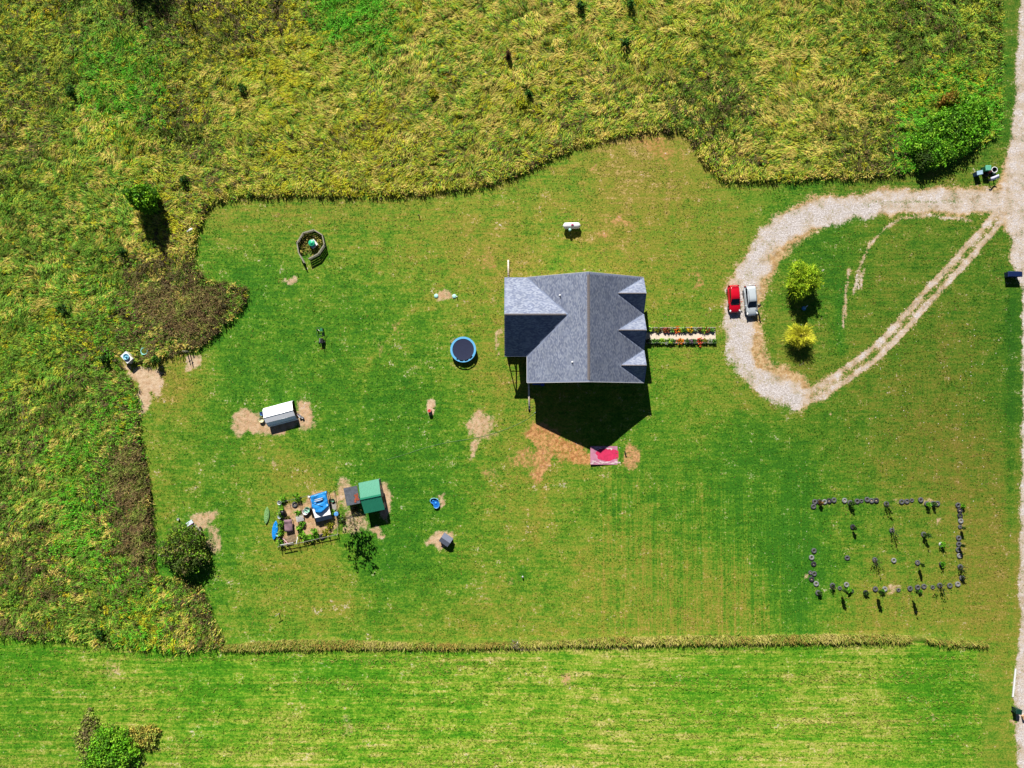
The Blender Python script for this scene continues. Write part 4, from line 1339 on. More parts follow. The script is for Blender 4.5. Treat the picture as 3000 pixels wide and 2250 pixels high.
aqua_pl = mat('aqua_plastic', C(176, 232, 220), .5, var=.05)
dgreen_pl = mat('dark_green_plastic', C(20, 58, 46), .45, var=.1)
tarp_m = mat('blue_tarp', C(40, 136, 210), .3, var=.35, scale=2.2, bump=1.0, bscale=4)
mauve_m = mat('mauve_cloth', C(136, 108, 116), .95, var=.12, scale=5, bump=.5, bscale=9)
net_m = mat('dark_mesh', C(24, 34, 66), .6, var=.12, scale=4)
pad_m = mat('blue_pad', C(98, 178, 226), .5, var=.08, scale=4)
wire_m = mat('fence_wire', C(150, 152, 150), .5, metal=.6, var=.1)
straw_m = mat('straw_litter', C(170, 140, 84), .95, var=.35, scale=7, bump=.6)
stone_m = mat('grey_stone', C(160, 154, 146), .9, var=.2, scale=6, bump=.4)
soil_m = mat('dark_soil', C(78, 62, 50), .95, var=.3, scale=8, bump=.5)

def pxang(x0, y0, x1, y1):
    """turn about Z of a direction drawn in the photograph"""
    a, b = at(x0, y0), at(x1, y1)
    return math.atan2(b.y - a.y, b.x - a.x)

# --- white tank with its domed lid
p = base(1675, 661, .75)
t = thing('gas_tank', 'white horizontal gas tank with a red lid on the lawn behind the house', 'tank', p, R(1))
prof = []
tk = MB()
rr_, half = .47, 1.36
rings = []
for k in range(11):
    u = -1 + 2 * k / 10
    yy = u * half
    e_ = max(0, abs(yy) - (half - .42)) / .42
    r_ = rr_ * math.sqrt(max(0.0, 1 - e_ ** 2)) if e_ > 0 else rr_
    r_ = max(r_, .03)
    rings.append([Vector((yy, math.cos(q) * r_, .72 + math.sin(q) * r_)) for q in [2 * math.pi * j / 22 for j in range(22)]])
tk.loft(rings)
tk.build('vessel', white_plastic, t)
MB().lathe([(.19, 1.12), (.2, 1.2), (.18, 1.3), (.11, 1.36), (.02, 1.38)], 18, (.06, 0, 0)).build('lid', mat('pink_red_lid', C(190, 74, 120), .5, var=.05), t)
for sx in (-.8, .8):
    MB().box((sx, 0, .14), (.1, .6, .3)).build('foot', white_plastic, t)
    MB().box((sx, .18, 1.13), (.07, .05, .16)).build('lifting_lug', black_plastic, t)
MB().lathe([(.08, .0), (.08, .8), (.2, .82), (.21, .95), (.13, 1.02), (.02, 1.04)], 16, (-.3, -.66, 0)).build('regulator', aqua_pl, t)
MB().path([(-.3, -.6, .6), (-.3, -.35, .55), (-.2, -.2, .5)], .03).build('pipe', galv, t)

# --- trampoline
p = base(1357, 1024, .8)
t = thing('trampoline', 'round trampoline with a worn pale blue pad', 'trampoline', p)
MB().lathe([(.02, .80), (1.0, .79), (1.62, .82)], 40, cap=False).build('mat', net_m, t)
pb = MB()
n_ = 40
for k in range(n_):
    a0, a1 = 2 * math.pi * k / n_, 2 * math.pi * (k + 1) / n_
    deg = math.degrees((a0 + a1) / 2)
    worn = 235 < deg < 320
    ri = 1.62 if not worn else (1.80 if k % 3 else 1.7)
    q = [Vector((math.cos(a) * r_, math.sin(a) * r_, .86)) for a, r_ in ((a0, ri), (a0, 1.93), (a1, 1.93), (a1, ri))]
    q = [q[0], q[1], q[2], q[3]]
    pb.slab(q, .045)
pb.build('pad', pad_m, t)
fr = MB()
for k in range(40):
    a0, a1 = 2 * math.pi * k / 40, 2 * math.pi * (k + 1) / 40
    fr.tube((math.cos(a0) * 1.9, math.sin(a0) * 1.9, .8), (math.cos(a1) * 1.9, math.sin(a1) * 1.9, .8), .03, n=6, cap=False)
fr.build('frame', galv, t)
for k in range(6):
    a = 2 * math.pi * k / 6 + .2
    MB().path([(math.cos(a) * 1.9, math.sin(a) * 1.9, .8), (math.cos(a) * 1.8, math.sin(a) * 1.8, .03), (math.cos(a + .3) * 1.8, math.sin(a + .3) * 1.8, .03), (math.cos(a + .3) * 1.9, math.sin(a + .3) * 1.9, .8)], .03).build('leg', galv, t)
q = base(1327, 997, .4)
l = thing('step_ladder', 'small tan ladder leaning on the trampoline edge', 'ladder', q, pxang(1318, 1003, 1335, 990))
for yy in (-.14, .14):
    MB().box((0, yy, .42), (1.0, .07, .07)).build('side_rail', timber, l)
for k in range(4):
    MB().box((-.42 + k * .28, 0, .42), (.06, .24, .05)).build('rung', timber, l)
for sx in (-.45, .45):
    for yy in (-.14, .14):
        MB().box((sx, yy, .2), (.06, .06, .4)).build('leg', timber, l)

# --- round panelled pen with a crate and a green tub inside
vx = [(919, 673), (944, 688), (950, 716), (932, 743), (904, 758), (875, 741), (870, 711), (888, 682)]
cx, cy = 910, 716
t = thing('round_pen', 'eight sided weathered panel pen on the upper lawn', 'pen', at(cx, cy))
wp = [base(a, b, .9) - t.location for a, b in vx]
for k in range(8):
    a, b = wp[k], wp[(k + 1) % 8]
    d = b - a
    if k == 4:                                            # gate swung outwards
        d2 = Matrix.Rotation(R(-62), 3, 'Z') @ d
        b = a + d2 * .0 + d2
        a_, b_ = wp[5], wp[5] + Matrix.Rotation(R(-30), 3, 'Z') @ (wp[4] - wp[5])
    else:
        a_, b_ = a, b
    d = b_ - a_
    az = math.atan2(d.y, d.x)
    m_ = (a_ + b_) / 2
    for zz in (.12, .36, .6, .84):
        MB().box((m_.x, m_.y, zz), (d.length - .06, .045, .17), rz=az).build('panel_board', grey_timber, t)
    MB().box((m_.x, m_.y, .95), (d.length, .15, .05), rz=az).build('top_rail', grey_timber, t)
for w_ in wp:
    MB().box((w_.x, w_.y, .5), (.09, .09, 1.02)).build('post', grey_timber, t)
q = base(917, 714, .7)
c_ = thing('white_crate', 'white square crate standing inside the round pen', 'crate', q, R(40))
MB().box((0, 0, .31), (1.0, 1.0, .62)).build('box', white_plastic, c_)
MB().box((0, 0, .65), (1.06, 1.06, .06)).build('lid', white_plastic, c_)
g_ = thing('green_tub', 'round teal tub sitting on the white crate in the pen', 'tub', q + Vector((-.12, .05, .68)))
MB().lathe([(.40, 0), (.47, .26), (.50, .28), (.50, .33), (.44, .36), (.20, .38), (.18, .42), (.02, .43)], 24).build('tub', teal_pl, g_)

# --- septic lids
for k, (a, b, lab) in enumerate(((1278, 867, 'pale aqua round tank lid at the west end of the bare strip'), (1331, 868, 'pale aqua round tank lid beside a small white vent pipe'))):
    o = thing('tank_lid', lab, 'lid', at(a, b), group='round tank lids in the bare strip')
    MB().lathe([(.32, -.02), (.32, .06), (.29, .1), (.02, .13)], 24).build('cover', aqua_pl, o)
    for kk in range(6):
        a_ = kk * math.pi / 3
        MB().box((math.cos(a_) * .2, math.sin(a_) * .2, .115), (.2, .03, .03), rz=a_).build('rib', aqua_pl, o)
o = thing('vent_pipe', 'small white vent pipe beside the east tank lid', 'pipe', at(1339, 870))
MB().tube((0, 0, 0), (0, 0, .3), .06).build('pipe', white_plastic, o)
MB().lathe([(.09, .3), (.08, .36), (.02, .38)], 12).build('cap', white_plastic, o)

# --- green framed garden machine
p = at(942, 985)
t = thing('garden_cart', 'green framed garden cart with a dark engine on the west lawn', 'cart', p, R(8))
Y = lambda v: (985 - v) * S
for xx in (-.5, .42):
    MB().box((xx, Y(974), .55), (.05, 1.15, .05)).build('side_bar', dgreen_pl, t)
MB().box((-.04, Y(960), .55), (.98, .06, .06)).build('end_bar', dgreen_pl, t)
MB().box((-.04, Y(984), .5), (.9, .05, .05)).build('cross_bar', dgreen_pl, t)
MB().box((.22, Y(967), .5), (.36, .4, .06)).build('tray', green_pl, t)
MB().tube((-.25, Y(966), .58), (.05, Y(972), .58), .03).build('rod', white_plastic, t)
MB().box((.04, Y(1000), .42), (.5, .7, .42)).build('engine', black_plastic, t)
MB().box((-.16, Y(998), .66), (.12, .66, .08), rz=-.12).build('exhaust', galv, t)
MB().tube((.05, Y(1012), .5), (.1, Y(1014), .95), .05).build('lever', black_plastic, t)
for xx in (-.42, .42):
    for yy in (Y(1004), Y(966)):
        MB().tube((xx - .06, yy, .19), (xx + .06, yy, .19), .19, n=14).build('wheel', black_rubber, t)

# --- red drum, kidney pool, dog house
o = thing('red_barrel', 'small red barrel on a pale bare patch', 'barrel', base(1257.5, 1203, .8))
MB().lathe([(.22, 0), (.27, .1), (.28, .4), (.27, .7), (.25, .76)], 20).build('drum', red_pl, o)
MB().lathe([(.27, .76), (.28, .8), (.24, .8)], 20, cap=False).build('rim', mat('pale_rim', C(232, 190, 180), .5), o)
MB().lathe([(.24, .72), (.02, .73)], 16).build('top', red_pl, o)

o = thing('wading_pool', 'kidney shaped blue wading pool on the lawn', 'pool', at(1275, 1475))
kid = [(-10, -15), (-3, -16.5), (4, -15), (10, -10), (13, -2), (13, 6), (9, 12), (3, 14), (-3, 11), (-4, 5), (-6, 1), (-11, -2), (-14.5, -7), (-13.5, -12)]
kw = lambda sc, z: [Vector((a * S * sc, -b * S * sc, z)) for a, b in kid][::-1]
MB().loft([kw(.98, 0), kw(1.0, .25), kw(1.04, .27), kw(1.04, .29), kw(.94, .29), kw(.90, .06)], cap=False).add(kw(.90, .06), [tuple(range(len(kid)))]).build('shell', blue_pl, o)
MB().loft([kw(1.045, .285), kw(1.045, .305), kw(.95, .305), kw(.95, .285)], cap=False).build('rim', lblue_pl, o)
for a, b in ((-6, -9), (2, -1), (6, -11)):
    MB().lathe([(.18, .07), (.15, .12), (.02, .13)], 14, (a * S, -b * S, 0)).build('seat_bump', mat('bright_blue', C(48, 150, 230), .4) if a == -6 else MATS['bright_blue'], o)

def gable_shed(name, label, cat, ctr, rz, L_, W_, He, Hr, roofm, wallm, ov=.12, boards=True):
    """ridge along local X"""
    o = thing(name, label, cat, ctr, rz)
    wl, ww = L_ / 2 - ov, W_ / 2 - ov
    sl = (Hr - He) / (W_ / 2)
    w = MB()
    A = [Vector((-wl, -ww, 0)), Vector((-wl, ww, 0)), Vector((-wl, ww, He + ov * sl - .05)), Vector((-wl, 0, Hr - .05)), Vector((-wl, -ww, He + ov * sl - .05))]
    B = [Vector((wl, q.y, q.z)) for q in A]
    w.add(A + B, [(0, 1, 2, 3, 4), (9, 8, 7, 6, 5), (0, 5, 6, 1), (1, 6, 7, 2), (4, 9, 5, 0)])
    w.build('wall', wallm, o)
    for s in (-1, 1):
        r_ = MB()
        q = [Vector((-L_ / 2, s * W_ / 2, He)), Vector((L_ / 2, s * W_ / 2, He)), Vector((L_ / 2, s * .005, Hr)), Vector((-L_ / 2, s * .005, Hr))]
        if s > 0: q.reverse()
        r_.slab(q, .05)
        ro = r_.build('roof_panel', roofm, o)
        yield_ribs.append((o, ro, s, L_, W_, He, Hr))
    return o
yield_ribs = []
d = gable_shed('dog_house', 'small grey roofed dog house on a bare patch', 'dog house', base(1306, 1582, .9), pxang(1291, 1570, 1317, 1588), 1.6, 1.5, .72, 1.12, mat('dog_house_roof', P(136, 144, 164, .85), .9, var=.12, scale=10), timber, .1)
MB().box((.8, 0, .3), (.02, .45, .6)).build('doorway_dark_panel', black_plastic, d)  # flat black panel paints the dark inside the doorway; no hole is cut

# --- white quonset hut: facets follow the section drawn in the photograph
p = at(826, 1212)
ang = pxang(774, 1226, 861, 1203)
t = thing('hutch', 'long white metal hutch with an open east end', 'hutch', p, ang)
Lh = 4.5
sec = [(1.46, 0.0), (1.42, .6), (1.25, 1.15), (-.05, 1.66), (-.85, 1.27), (-1.34, .7), (-1.46, .35), (-1.48, 0)]
for k in range(len(sec) - 1):
    (y0_, z0_), (y1_, z1_) = sec[k], sec[k + 1]
    n_ = Vector((0, z0_ - z1_, y0_ - y1_)).normalized() * .025
    if n_.z < 0 and abs(n_.z) > .005: n_ = -n_
    q = [Vector((-Lh / 2, y0_, z0_)), Vector((Lh / 2, y0_, z0_)), Vector((Lh / 2, y1_, z1_)), Vector((-Lh / 2, y1_, z1_))]
    MB().add([a + n_ for a in q] + [a - n_ for a in q], [(0, 1, 2, 3), (7, 6, 5, 4), (0, 4, 5, 1), (1, 5, 6, 2), (2, 6, 7, 3), (3, 7, 4, 0)]).build('roof_sheet', white_sheet, t)
    MB().tube((-Lh / 2, y1_ * 1.005, z1_ + .02), (Lh / 2, y1_ * 1.005, z1_ + .02), .025, n=6).build('seam', galv, t)
MB().add([Vector((-Lh / 2 + .05, y_, z_)) for y_, z_ in sec], [tuple(range(len(sec)))]).build('end_wall', white_sheet, t)
for yy in (-1.2, -.6, 0, .6, 1.2):
    hh = np.interp(yy, [-1.45, -.85, -.05, 1.25, 1.45], [.4, 1.22, 1.6, 1.12, .3])
    MB().box((Lh / 2 - .04, yy, hh / 2), (.05, .05, hh)).build('end_stud', dark_timber, t)
for zz in (.5, 1.0):
    MB().box((Lh / 2 - .04, 0, zz), (.04, 2.5, .05)).build('end_rail', dark_timber, t)
def bucket(label, px, py, h, r_, m, hb=.0, name='bucket', cat='bucket', group=None):
    o = thing(name, label, cat, base(px, py, h), group=group)
    MB().lathe([(r_ * .82, 0), (r_, h), (r_ * 1.06, h), (r_ * 1.06, h - .03), (r_ * .93, h - .02), (r_ * .78, h * .35), (.01, h * .34)], 18, cap=False).build('pail', m, o)
    MB().path([(r_ * math.cos(a), .02 + .1 * r_ * math.sin(a) * 0 + r_ * .5 * math.sin(a) * .2, h + .02 + .35 * r_ * math.sin(a)) for a in [math.pi * k / 8 for k in range(9)]], .012, 5).build('handle', galv, o)
    return o
bucket('blue bucket against the west end of the white hutch', 766, 1212, .5, .26, blue_pl)
bucket('pale round tub on bare soil beside the white hutch', 765, 1230, .4, .40, mat('straw_plastic', C(214, 208, 160), .6), name='tub', cat='tub')
bucket('white bucket at the south east corner of the white hutch', 878, 1219, .4, .2, white_plastic)
bucket('small white pail farthest east of the white hutch corner', 886, 1223, .35, .16, white_plastic)
bucket('pink tinged pail tucked at the open hutch end', 873, 1214, .3, .16, mat('pinkish_plastic', C(212, 182, 186), .5))

# --- green shed with a rusty lean-to
ang = pxang(1055, 1463.5, 1110, 1452)
ctr = base(1087, 1455, 2.2)
sh = gable_shed('green_shed', 'small shed with a bright green metal roof', 'shed', ctr, ang, 3.05, 4.6, 1.75, 2.55, teal_metal, shed_wall, .12)
for (o, ro, s, L_, W_, He, Hr) in yield_ribs:
    if o is not sh: continue
    rb_ = MB()
    for k in range(14):
        xx = -L_ / 2 + .1 + k * (L_ - .2) / 13
        q = [Vector((xx - .03, s * W_ / 2, He + .03)), Vector((xx + .03, s * W_ / 2, He + .03)), Vector((xx + .03, s * .03, Hr + .03)), Vector((xx - .03, s * .03, Hr + .03))]
        if s > 0: q.reverse()
        rb_.slab(q, .03)
    tag(rb_.build('roof_rib', teal_metal, ro), kind='stuff')
MB().box((0, 0, 2.57), (3.1, .26, .05)).build('ridge_flashing', teal_metal, sh)
MB().box((1.43, -.9, .85), (.05, .85, 1.6)).build('door', dark_timber, sh)
MB().box((1.43, 1.0, 1.15), (.04, .6, .5)).build('window', glass_dark, sh)
ctr = base(1030, 1453, 1.45)
lt = thing('lean_to', 'grey corrugated lean-to roof with rust beside the green shed', 'lean-to', ctr, ang)
cw = MB()
nx = 44
top, bot = [], []
for k in range(nx + 1):
    xx = -1.0 + 2.1 * k / nx
    zz = 1.40 + .12 * (k / nx) + (.03 if k % 2 else -.03)
    for yy in (1.35, -1.3):
        top.append(Vector((xx, yy, zz)))
        bot.append(Vector((xx, yy, zz - .012)))
fs = []
for k in range(nx):
    fs.append((2 * k, 2 * k + 1, 2 * k + 3, 2 * k + 2))
m2 = len(top)
cw.add(top + bot, fs + [tuple(i + m2 for i in reversed(f)) for f in fs])
cw.build('corrugated_sheet', corrug, lt)
rs2 = MB()
for (a, b, w_, l_, z_) in ((.72, -.35, .34, 1.0, .4), (.45, -.75, .3, .6, -.3), (.9, .0, .16, .5, 0)):
    rs2.box((a, b, 1.40 + .12 * ((a + 1) / 2.1) + .05), (w_, l_, .02), rz=z_, ry=-.05)
rs2.build('rusty_sheet', rust_m, lt)
for sx in (-.9, .95):
    for yy in (-1.2, 1.25):
        MB().box((sx, yy, .68), (.09, .09, 1.36)).build('post', timber, lt)
for yy in (-1.2, 1.25):
    MB().box((0, yy, 1.3), (2.0, .07, .1)).build('beam', timber, lt)

# --- garden pen fence
def fence(label, pts, hts, rails, mesh_=True, name='wire_fence', rail_m=grey_timber, step=22):
    o = thing(name, label, 'fence', at(*pts[0]))
    W = [at(a, b) - o.location for a, b in pts]
    for k in range(len(W) - 1):
        a, b = W[k], W[k + 1]
        d = b - a
        n_ = max(1, int(d.length / (step * S)))
        az = math.atan2(d.y, d.x)
        for j in range(n_ + (1 if k == len(W) - 2 else 0)):
            q = a + d * (j / n_)
            hh = hts * (1 + .12 * random.uniform(-1, 1))
            MB().tube(q, q + Vector((random.uniform(-.05, .05), random.uniform(-.05, .05), hh)), .045, .04, n=7).build('post', rail_m, o)
        m_ = (a + b) / 2
        for zz in rails:
            MB().box((m_.x, m_.y, m_.z + zz), (d.length, .05, .07), rz=az).build('rail', rail_m, o)
        if mesh_:
            wm = MB()
            n_w = max(2, int(d.length / .22))
            for j in range(n_w + 1):
                q = a + d * (j / n_w)
                wm.tube(q, q + Vector((0, 0, hts * .92)), .006, n=4, cap=False, sm=False)
            for j in range(5):
                zz = Vector((0, 0, hts * .92 * (j + .5) / 5))
                wm.tube(a + zz, b + zz, .006, n=4, cap=False, sm=False)
            tag(wm.build('wire', wire_m, o), kind='stuff')
    return o
fence('patched south fence of the garden pen with leaning boards', [(822, 1598), (873, 1590), (940, 1575), (990, 1564)], 1.05, (.55,))
fence('wire west fence of the garden pen hung with creeper', [(824, 1470), (825, 1530), (822, 1598)], 1.2, ())
fence('thin wire north fence of the garden pen', [(824, 1470), (870, 1460), (905, 1451), (958, 1438)], 1.0, ())
fence('low east rail of the garden pen near the lean-to', [(981, 1438), (990, 1500), (991, 1564)], .55, (.45,), mesh_=False)
fence('dark inner rail crossing the middle of the garden pen', [(881, 1462), (885, 1496), (886, 1512)], .5, (.4,), mesh_=False, rail_m=dark_timber)
def lying(name, label, cat, p0, p1, h0, h1, r_, m, kind='tube'):
    a, b = at(*p0, h0), at(*p1, h1)
    c_ = (a + b) / 2
    o = thing(name, label, cat, Vector((c_.x, c_.y, float(terrain(c_.x, c_.y)))))
    mb = MB()
    mb.tube(a - o.location, b - o.location, r_, n=8)
    mb.build('shaft', m, o)
    mb2 = MB().tube(b - o.location, b - o.location + (b - a).normalized() * .06, r_ * 1.3, n=8)
    mb2.build('end_cap', m, o)
    return o
lying('pole', 'pink pole leaning inside the south west pen corner', 'pole', (829, 1578), (843, 1592), .5, 1.1, .05, mat('pink_paint', C(226, 176, 186), .5))
lying('pole', 'white pole leaning on the south fence beside the pallets', 'pole', (872, 1573), (868, 1592), .3, 1.15, .05, white_plastic)
lying('pole', 'long white plank lying along the south west fence top', 'plank', (820, 1597), (858, 1590), 1.1, 1.1, .06, trim_white)

bucket('pale grey bucket in the north west corner of the garden pen', 818, 1473, .55, .3, mat('grey_white_plastic', C(206, 214, 220), .5))
bucket('whitish bucket half way down the west pen fence', 818.5, 1514, .5, .28, mat('bluish_white_plastic', C(190, 206, 220), .5))
bucket('pale blue bucket by the lower west pen fence', 812, 1566, .5, .26, lblue_pl)
o = thing('barrel', 'black barrel inside the west fence of the garden pen', 'barrel', at(832, 1500))
MB().lathe([(.3, 0), (.36, .3), (.36, .6), (.3, .9), (.02, .91)], 20).build('drum', black_plastic, o)
MB().lathe([(.37, .28), (.385, .3), (.37, .32)], 20, cap=False).build('hoop', galv, o)
o = thing('barrel', 'barrel with a blue lid at the east side of the garden pen', 'barrel', base(985, 1506, .9))
MB().lathe([(.28, 0), (.34, .3), (.34, .6), (.31, .86)], 20).build('drum', navy_pl, o)
MB().lathe([(.34, .86), (.34, .92), (.30, .94), (.02, .95)], 20).build('lid', mat('lid_blue', C(92, 160, 226), .4), o)
bucket('green pot near the north east pen corner', 974, 1466, .4, .26, green_pl, name='plant_pot', cat='pot')
bucket('black bucket outside the east rail of the garden pen', 1003, 1521, .55, .26, black_plastic)
for (a, b, lab, m_) in ((894, 1500, 'white round tub in the middle of the garden pen', white_plastic), (899, 1494, 'mint green tub behind the white one in the pen', mat('mint_plastic', C(150, 216, 186), .5))):
    bucket(lab, a, b, .45, .42, m_, name='tub', cat='tub')
o = thing('stone_slab', 'grey stone slab by the east side of the garden pen', 'slab', at(977, 1485), R(10))
MB().loft([[Vector((math.cos(q) * r_ * .5 * (1 + .1 * math.sin(3 * q)), math.sin(q) * r_ * .68, z_)) for q in [2 * math.pi * k / 9 for k in range(9)]] for r_, z_ in ((.95, 0), (1, .1), (.9, .14))], sm=False).build('slab', stone_m, o)

# coop: white sheet roof with a blue tarp drawn over the north half
q0 = [(921, 1518), (968, 1507), (957, 1440), (910, 1452)]
ctr = base(940, 1480, 1.3)
cp = thing('coop', 'tarp covered coop with a white sheet roof in the garden pen', 'coop', ctr)
Q = lambda a, b, z: at(a, b, z) - cp.location
zt = 1.3
r_ = [Q(923, 1518, zt - .12), Q(969, 1507, zt - .12), Q(963, 1480, zt + .05), Q(915, 1492, zt + .05)]
MB().slab(r_, .05).build('roof_sheet', white_sheet, cp)
MB().slab([Q(928, 1530, zt - .62), Q(974, 1518, zt - .62), Q(969.5, 1507.3, zt - .13), Q(923.5, 1518.3, zt - .13)], .04).build('front_sheet', mat('grey_sheet', C(150, 162, 178), .6, var=.15), cp)
for a, b in ((921, 1516), (968, 1506), (958, 1444), (908, 1456), (914, 1490), (963, 1478)):
    u = Q(a, b, 1.1)
    MB().box((u.x, u.y, .55), (.08, .08, 1.1)).build('post', timber, cp)
for a, b, c_, d in ((921, 1516, 968, 1506), (908, 1456, 958, 1444), (908, 1456, 921, 1516), (958, 1444, 968, 1506)):
    MB().tube(Q(a, b, 1.12), Q(c_, d, 1.12), .045, n=6).build('beam', timber, cp)
side = MB()
for a, b, c_, d in ((921, 1516, 968, 1506), (921, 1516, 914, 1490), (968, 1506, 963, 1478)):
    u, v_ = Q(a, b, 0), Q(c_, d, 0)
    side.add([u, v_, v_ + Vector((0, 0, .95)), u + Vector((0, 0, .95))], [(0, 1, 2, 3)])
side.build('side_panel', dark_timber, cp)
tp = MB()
nu, nv = 14, 16
G = []
for j in range(nv + 1):
    for i in range(nu + 1):
        u, v_ = i / nu, j / nv
        L0 = (906 + (915 - 906) * v_, 1454 + (1499 - 1454) * v_)
        R0 = (957 + (964 - 957) * v_, 1438 + (1483 - 1438) * v_)
        if v_ > .75: L0 = (915 + 8 * (v_ - .75) * 4, L0[1] + 3)
        a, b = L0[0] + (R0[0] - L0[0]) * u, L0[1] + (R0[1] - L0[1]) * u
        if v_ > .8: b += 10 * (1 - abs(u - .45) * 2.2) * (v_ - .8) * 5
        z_ = zt - .02 + .13 * (v_ > .9) + .34 * (float(vnoise(np.array([u * 4.0]), np.array([v_ * 5.0]), 3)[0]) - .5) + .10 * (v_ > .62)
        if u in (0, 1): z_ -= .25
        if j == 0: z_ -= .35
        G.append(Q(a, b, z_))
tp.add(G, [(j * (nu + 1) + i, j * (nu + 1) + i + 1, (j + 1) * (nu + 1) + i + 1, (j + 1) * (nu + 1) + i) for j in range(nv) for i in range(nu)], True)
tarp = tp.build('tarp', tarp_m, cp)
so = tarp.modifiers.new('thick', 'SOLIDIFY'); so.thickness = .012
for (a, b, c_, d, lab) in ((921, 1470, 944, 1464, 'pale plank lying across the blue tarp, lower one'), (922, 1465, 944, 1459, 'pale plank lying across the blue tarp, upper one')):
    lying('plank', lab, 'plank', (a, b), (c_, d), 1.5, 1.5, .07, trim_white)
lying('plank', 'dark rod holding down the blue tarp', 'rod', (915, 1475), (945, 1484), 1.5, 1.5, .03, black_plastic)
lying('drain_pipe', 'short white pipe end at the north west corner of the tarp', 'pipe', (903, 1455), (907, 1457), 1.1, 1.15, .14, white_plastic)

# slatted crate, covered chair, pallets
o = thing('slatted_crate', 'white slatted crate standing in the garden pen', 'crate', base(878, 1518, .5), pxang(866, 1516, 888, 1511))
for k in range(7):
    MB().box((-.48 + k * .16, -.12, .5), (.1, .62, .04)).build('slat', trim_white, o)
for yy in (-.45, .2):
    MB().box((0, yy, .45), (1.14, .06, .07)).build('rail', trim_white, o)
MB().box((0, .33, .42), (1.16, .22, .06)).build('end_board', grey_timber, o)
for sx in (-.52, .52):
    for yy in (-.42, .34):
        MB().box((sx, yy, .21), (.06, .06, .42)).build('leg', trim_white, o)
o = thing('covered_chair', 'mauve cloth draped over a low bench in the garden pen', 'bench', base(844, 1540, .7), R(4))
G = []
for j in range(11):
    for i in range(9):
        u, v_ = -1 + i / 4, -1 + j / 5
        e_ = max(abs(u), abs(v_))
        z_ = .72 - .28 * max(0, e_ - .8) * 5 * .6 + .05 * math.sin(3 * u + 4 * v_) + (.12 if v_ > .45 else 0)
        G.append(Vector((u * .6, v_ * .9, z_)))
MB().add(G, [(j * 9 + i, j * 9 + i + 1, (j + 1) * 9 + i + 1, (j + 1) * 9 + i) for j in range(10) for i in range(8)], True).build('cloth', mauve_m, o)
for sx in (-.5, .5):
    for yy in (-.75, .75):
        MB().box((sx, yy, .28), (.08, .08, .56)).build('leg', dark_timber, o)
MB().box((0, 0, .54), (1.05, 1.6, .06)).build('seat', dark_timber, o)
def pallet(label, px, py, rz, z0=0.0):
    o = thing('pallet', label, 'pallet', at(px, py, z0), rz)
    for k in range(6):
        MB().box((-.5 + k * .2, 0, .13), (.12, 1.05, .025)).build('board', timber, o)
    for yy in (-.47, 0, .47):
        MB().box((0, yy, .06), (1.12, .09, .1)).build('stringer', timber, o)
pallet('tan wooden pallet in the south west pen corner', 856, 1577, R(10))
pallet('wooden pallet leaning flat against the first inside the pen', 846, 1583, R(14), .16)

# --- kayaks on the grass
def kayak(label, px0, py0, px1, py1, wpx, m):
    a, b = at(px0, py0), at(px1, py1)
    L_ = (b - a).length
    o = thing('kayak', label, 'kayak', (a + b) / 2, math.atan2(b.y - a.y, b.x - a.x))
    rings = []
    for k in range(15):
        u = -1 + 2 * k / 14
        w_ = max(.02, wpx * S / 2 * (1 - abs(u) ** 2.2) ** .8)
        hz = .16 + .10 * abs(u) ** 2.5
        rings.append([Vector((u * L_ / 2, math.cos(q) * w_, hz * .8 + math.sin(q) * (hz if math.sin(q) < 0 else .10) * (.35 + .65 * (1 - abs(u) ** 3)))) for q in [2 * math.pi * j / 14 for j in range(14)]])
    MB().loft(rings).build('hull', m, o)
    for sx in (-.28, .22):
        MB().lathe([(.24, .2), (.22, .235), (.17, .235), (.15, .21), (.01, .2)], 16, (sx * L_ / 2, 0, .015), cap=False).build('seat_well', m, o)
    for u in (-.7, .62):
        MB().box((u * L_ / 2, 0, .245), (.16, .05, .03)).build('strap', black_plastic, o)
    return o
kayak('green kayak lying on the grass west of the garden pen', 780, 1535, 784.5, 1484, 16, mat('kayak_green', C(120, 164, 98), .5, var=.08))
kayak('bright blue kayak lying against the garden pen', 803, 1581, 810, 1525, 17, mat('kayak_blue', C(22, 140, 226), .4, var=.06))

# --- white freezer box with a ring, in the south west yard
p = base(371, 1047, 1.1)
ang = pxang(371.6, 1065, 388, 1050)
o = thing('freezer', 'white chest freezer standing at the edge of the bare yard', 'freezer', p, ang)
MB().box((0, 0, .52), (1.05, 1.5, 1.04)).build('cabinet', mat('cream_enamel', C(226, 220, 206), .5, var=.06), o)
MB().box((0, 0, 1.08), (1.1, 1.55, .08)).build('lid', white_plastic, o)
MB().box((.56, 0, .98), (.05, .4, .06)).build('handle', galv, o)
o2 = thing('blue_tub', 'pale blue ringed tub sitting on the white freezer', 'tub', p + Vector((0.02, .08, 1.13)))
MB().lathe([(.36, 0), (.42, .16), (.46, .18), (.46, .23), (.38, .23), (.33, .08), (.16, .08), (.15, .26), (.02, .28)], 22, cap=False).build('tub', lblue_pl, o2)
o = thing('hoop', 'pale aqua plastic ring lying in the weeds by the yard', 'ring', at(423, 1029, .25))
n_ = 24
rg = MB()
for k in range(n_):
    a0, a1 = 2 * math.pi * k / n_, 2 * math.pi * (k + 1) / n_
    rg.tube((math.cos(a0) * .5, math.sin(a0) * .5, .05), (math.cos(a1) * .5, math.sin(a1) * .5, .05), .075, n=8, cap=False)
rg.build('ring', mat('aqua_ring', C(150, 220, 216), .5, var=.04), o)
for a_ in (0, 2.1, 4.2):
    MB().box((math.cos(a_) * .55, math.sin(a_) * .55, .06), (.16, .14, .14), rz=a_).build('clip', MATS['aqua_ring'], o)
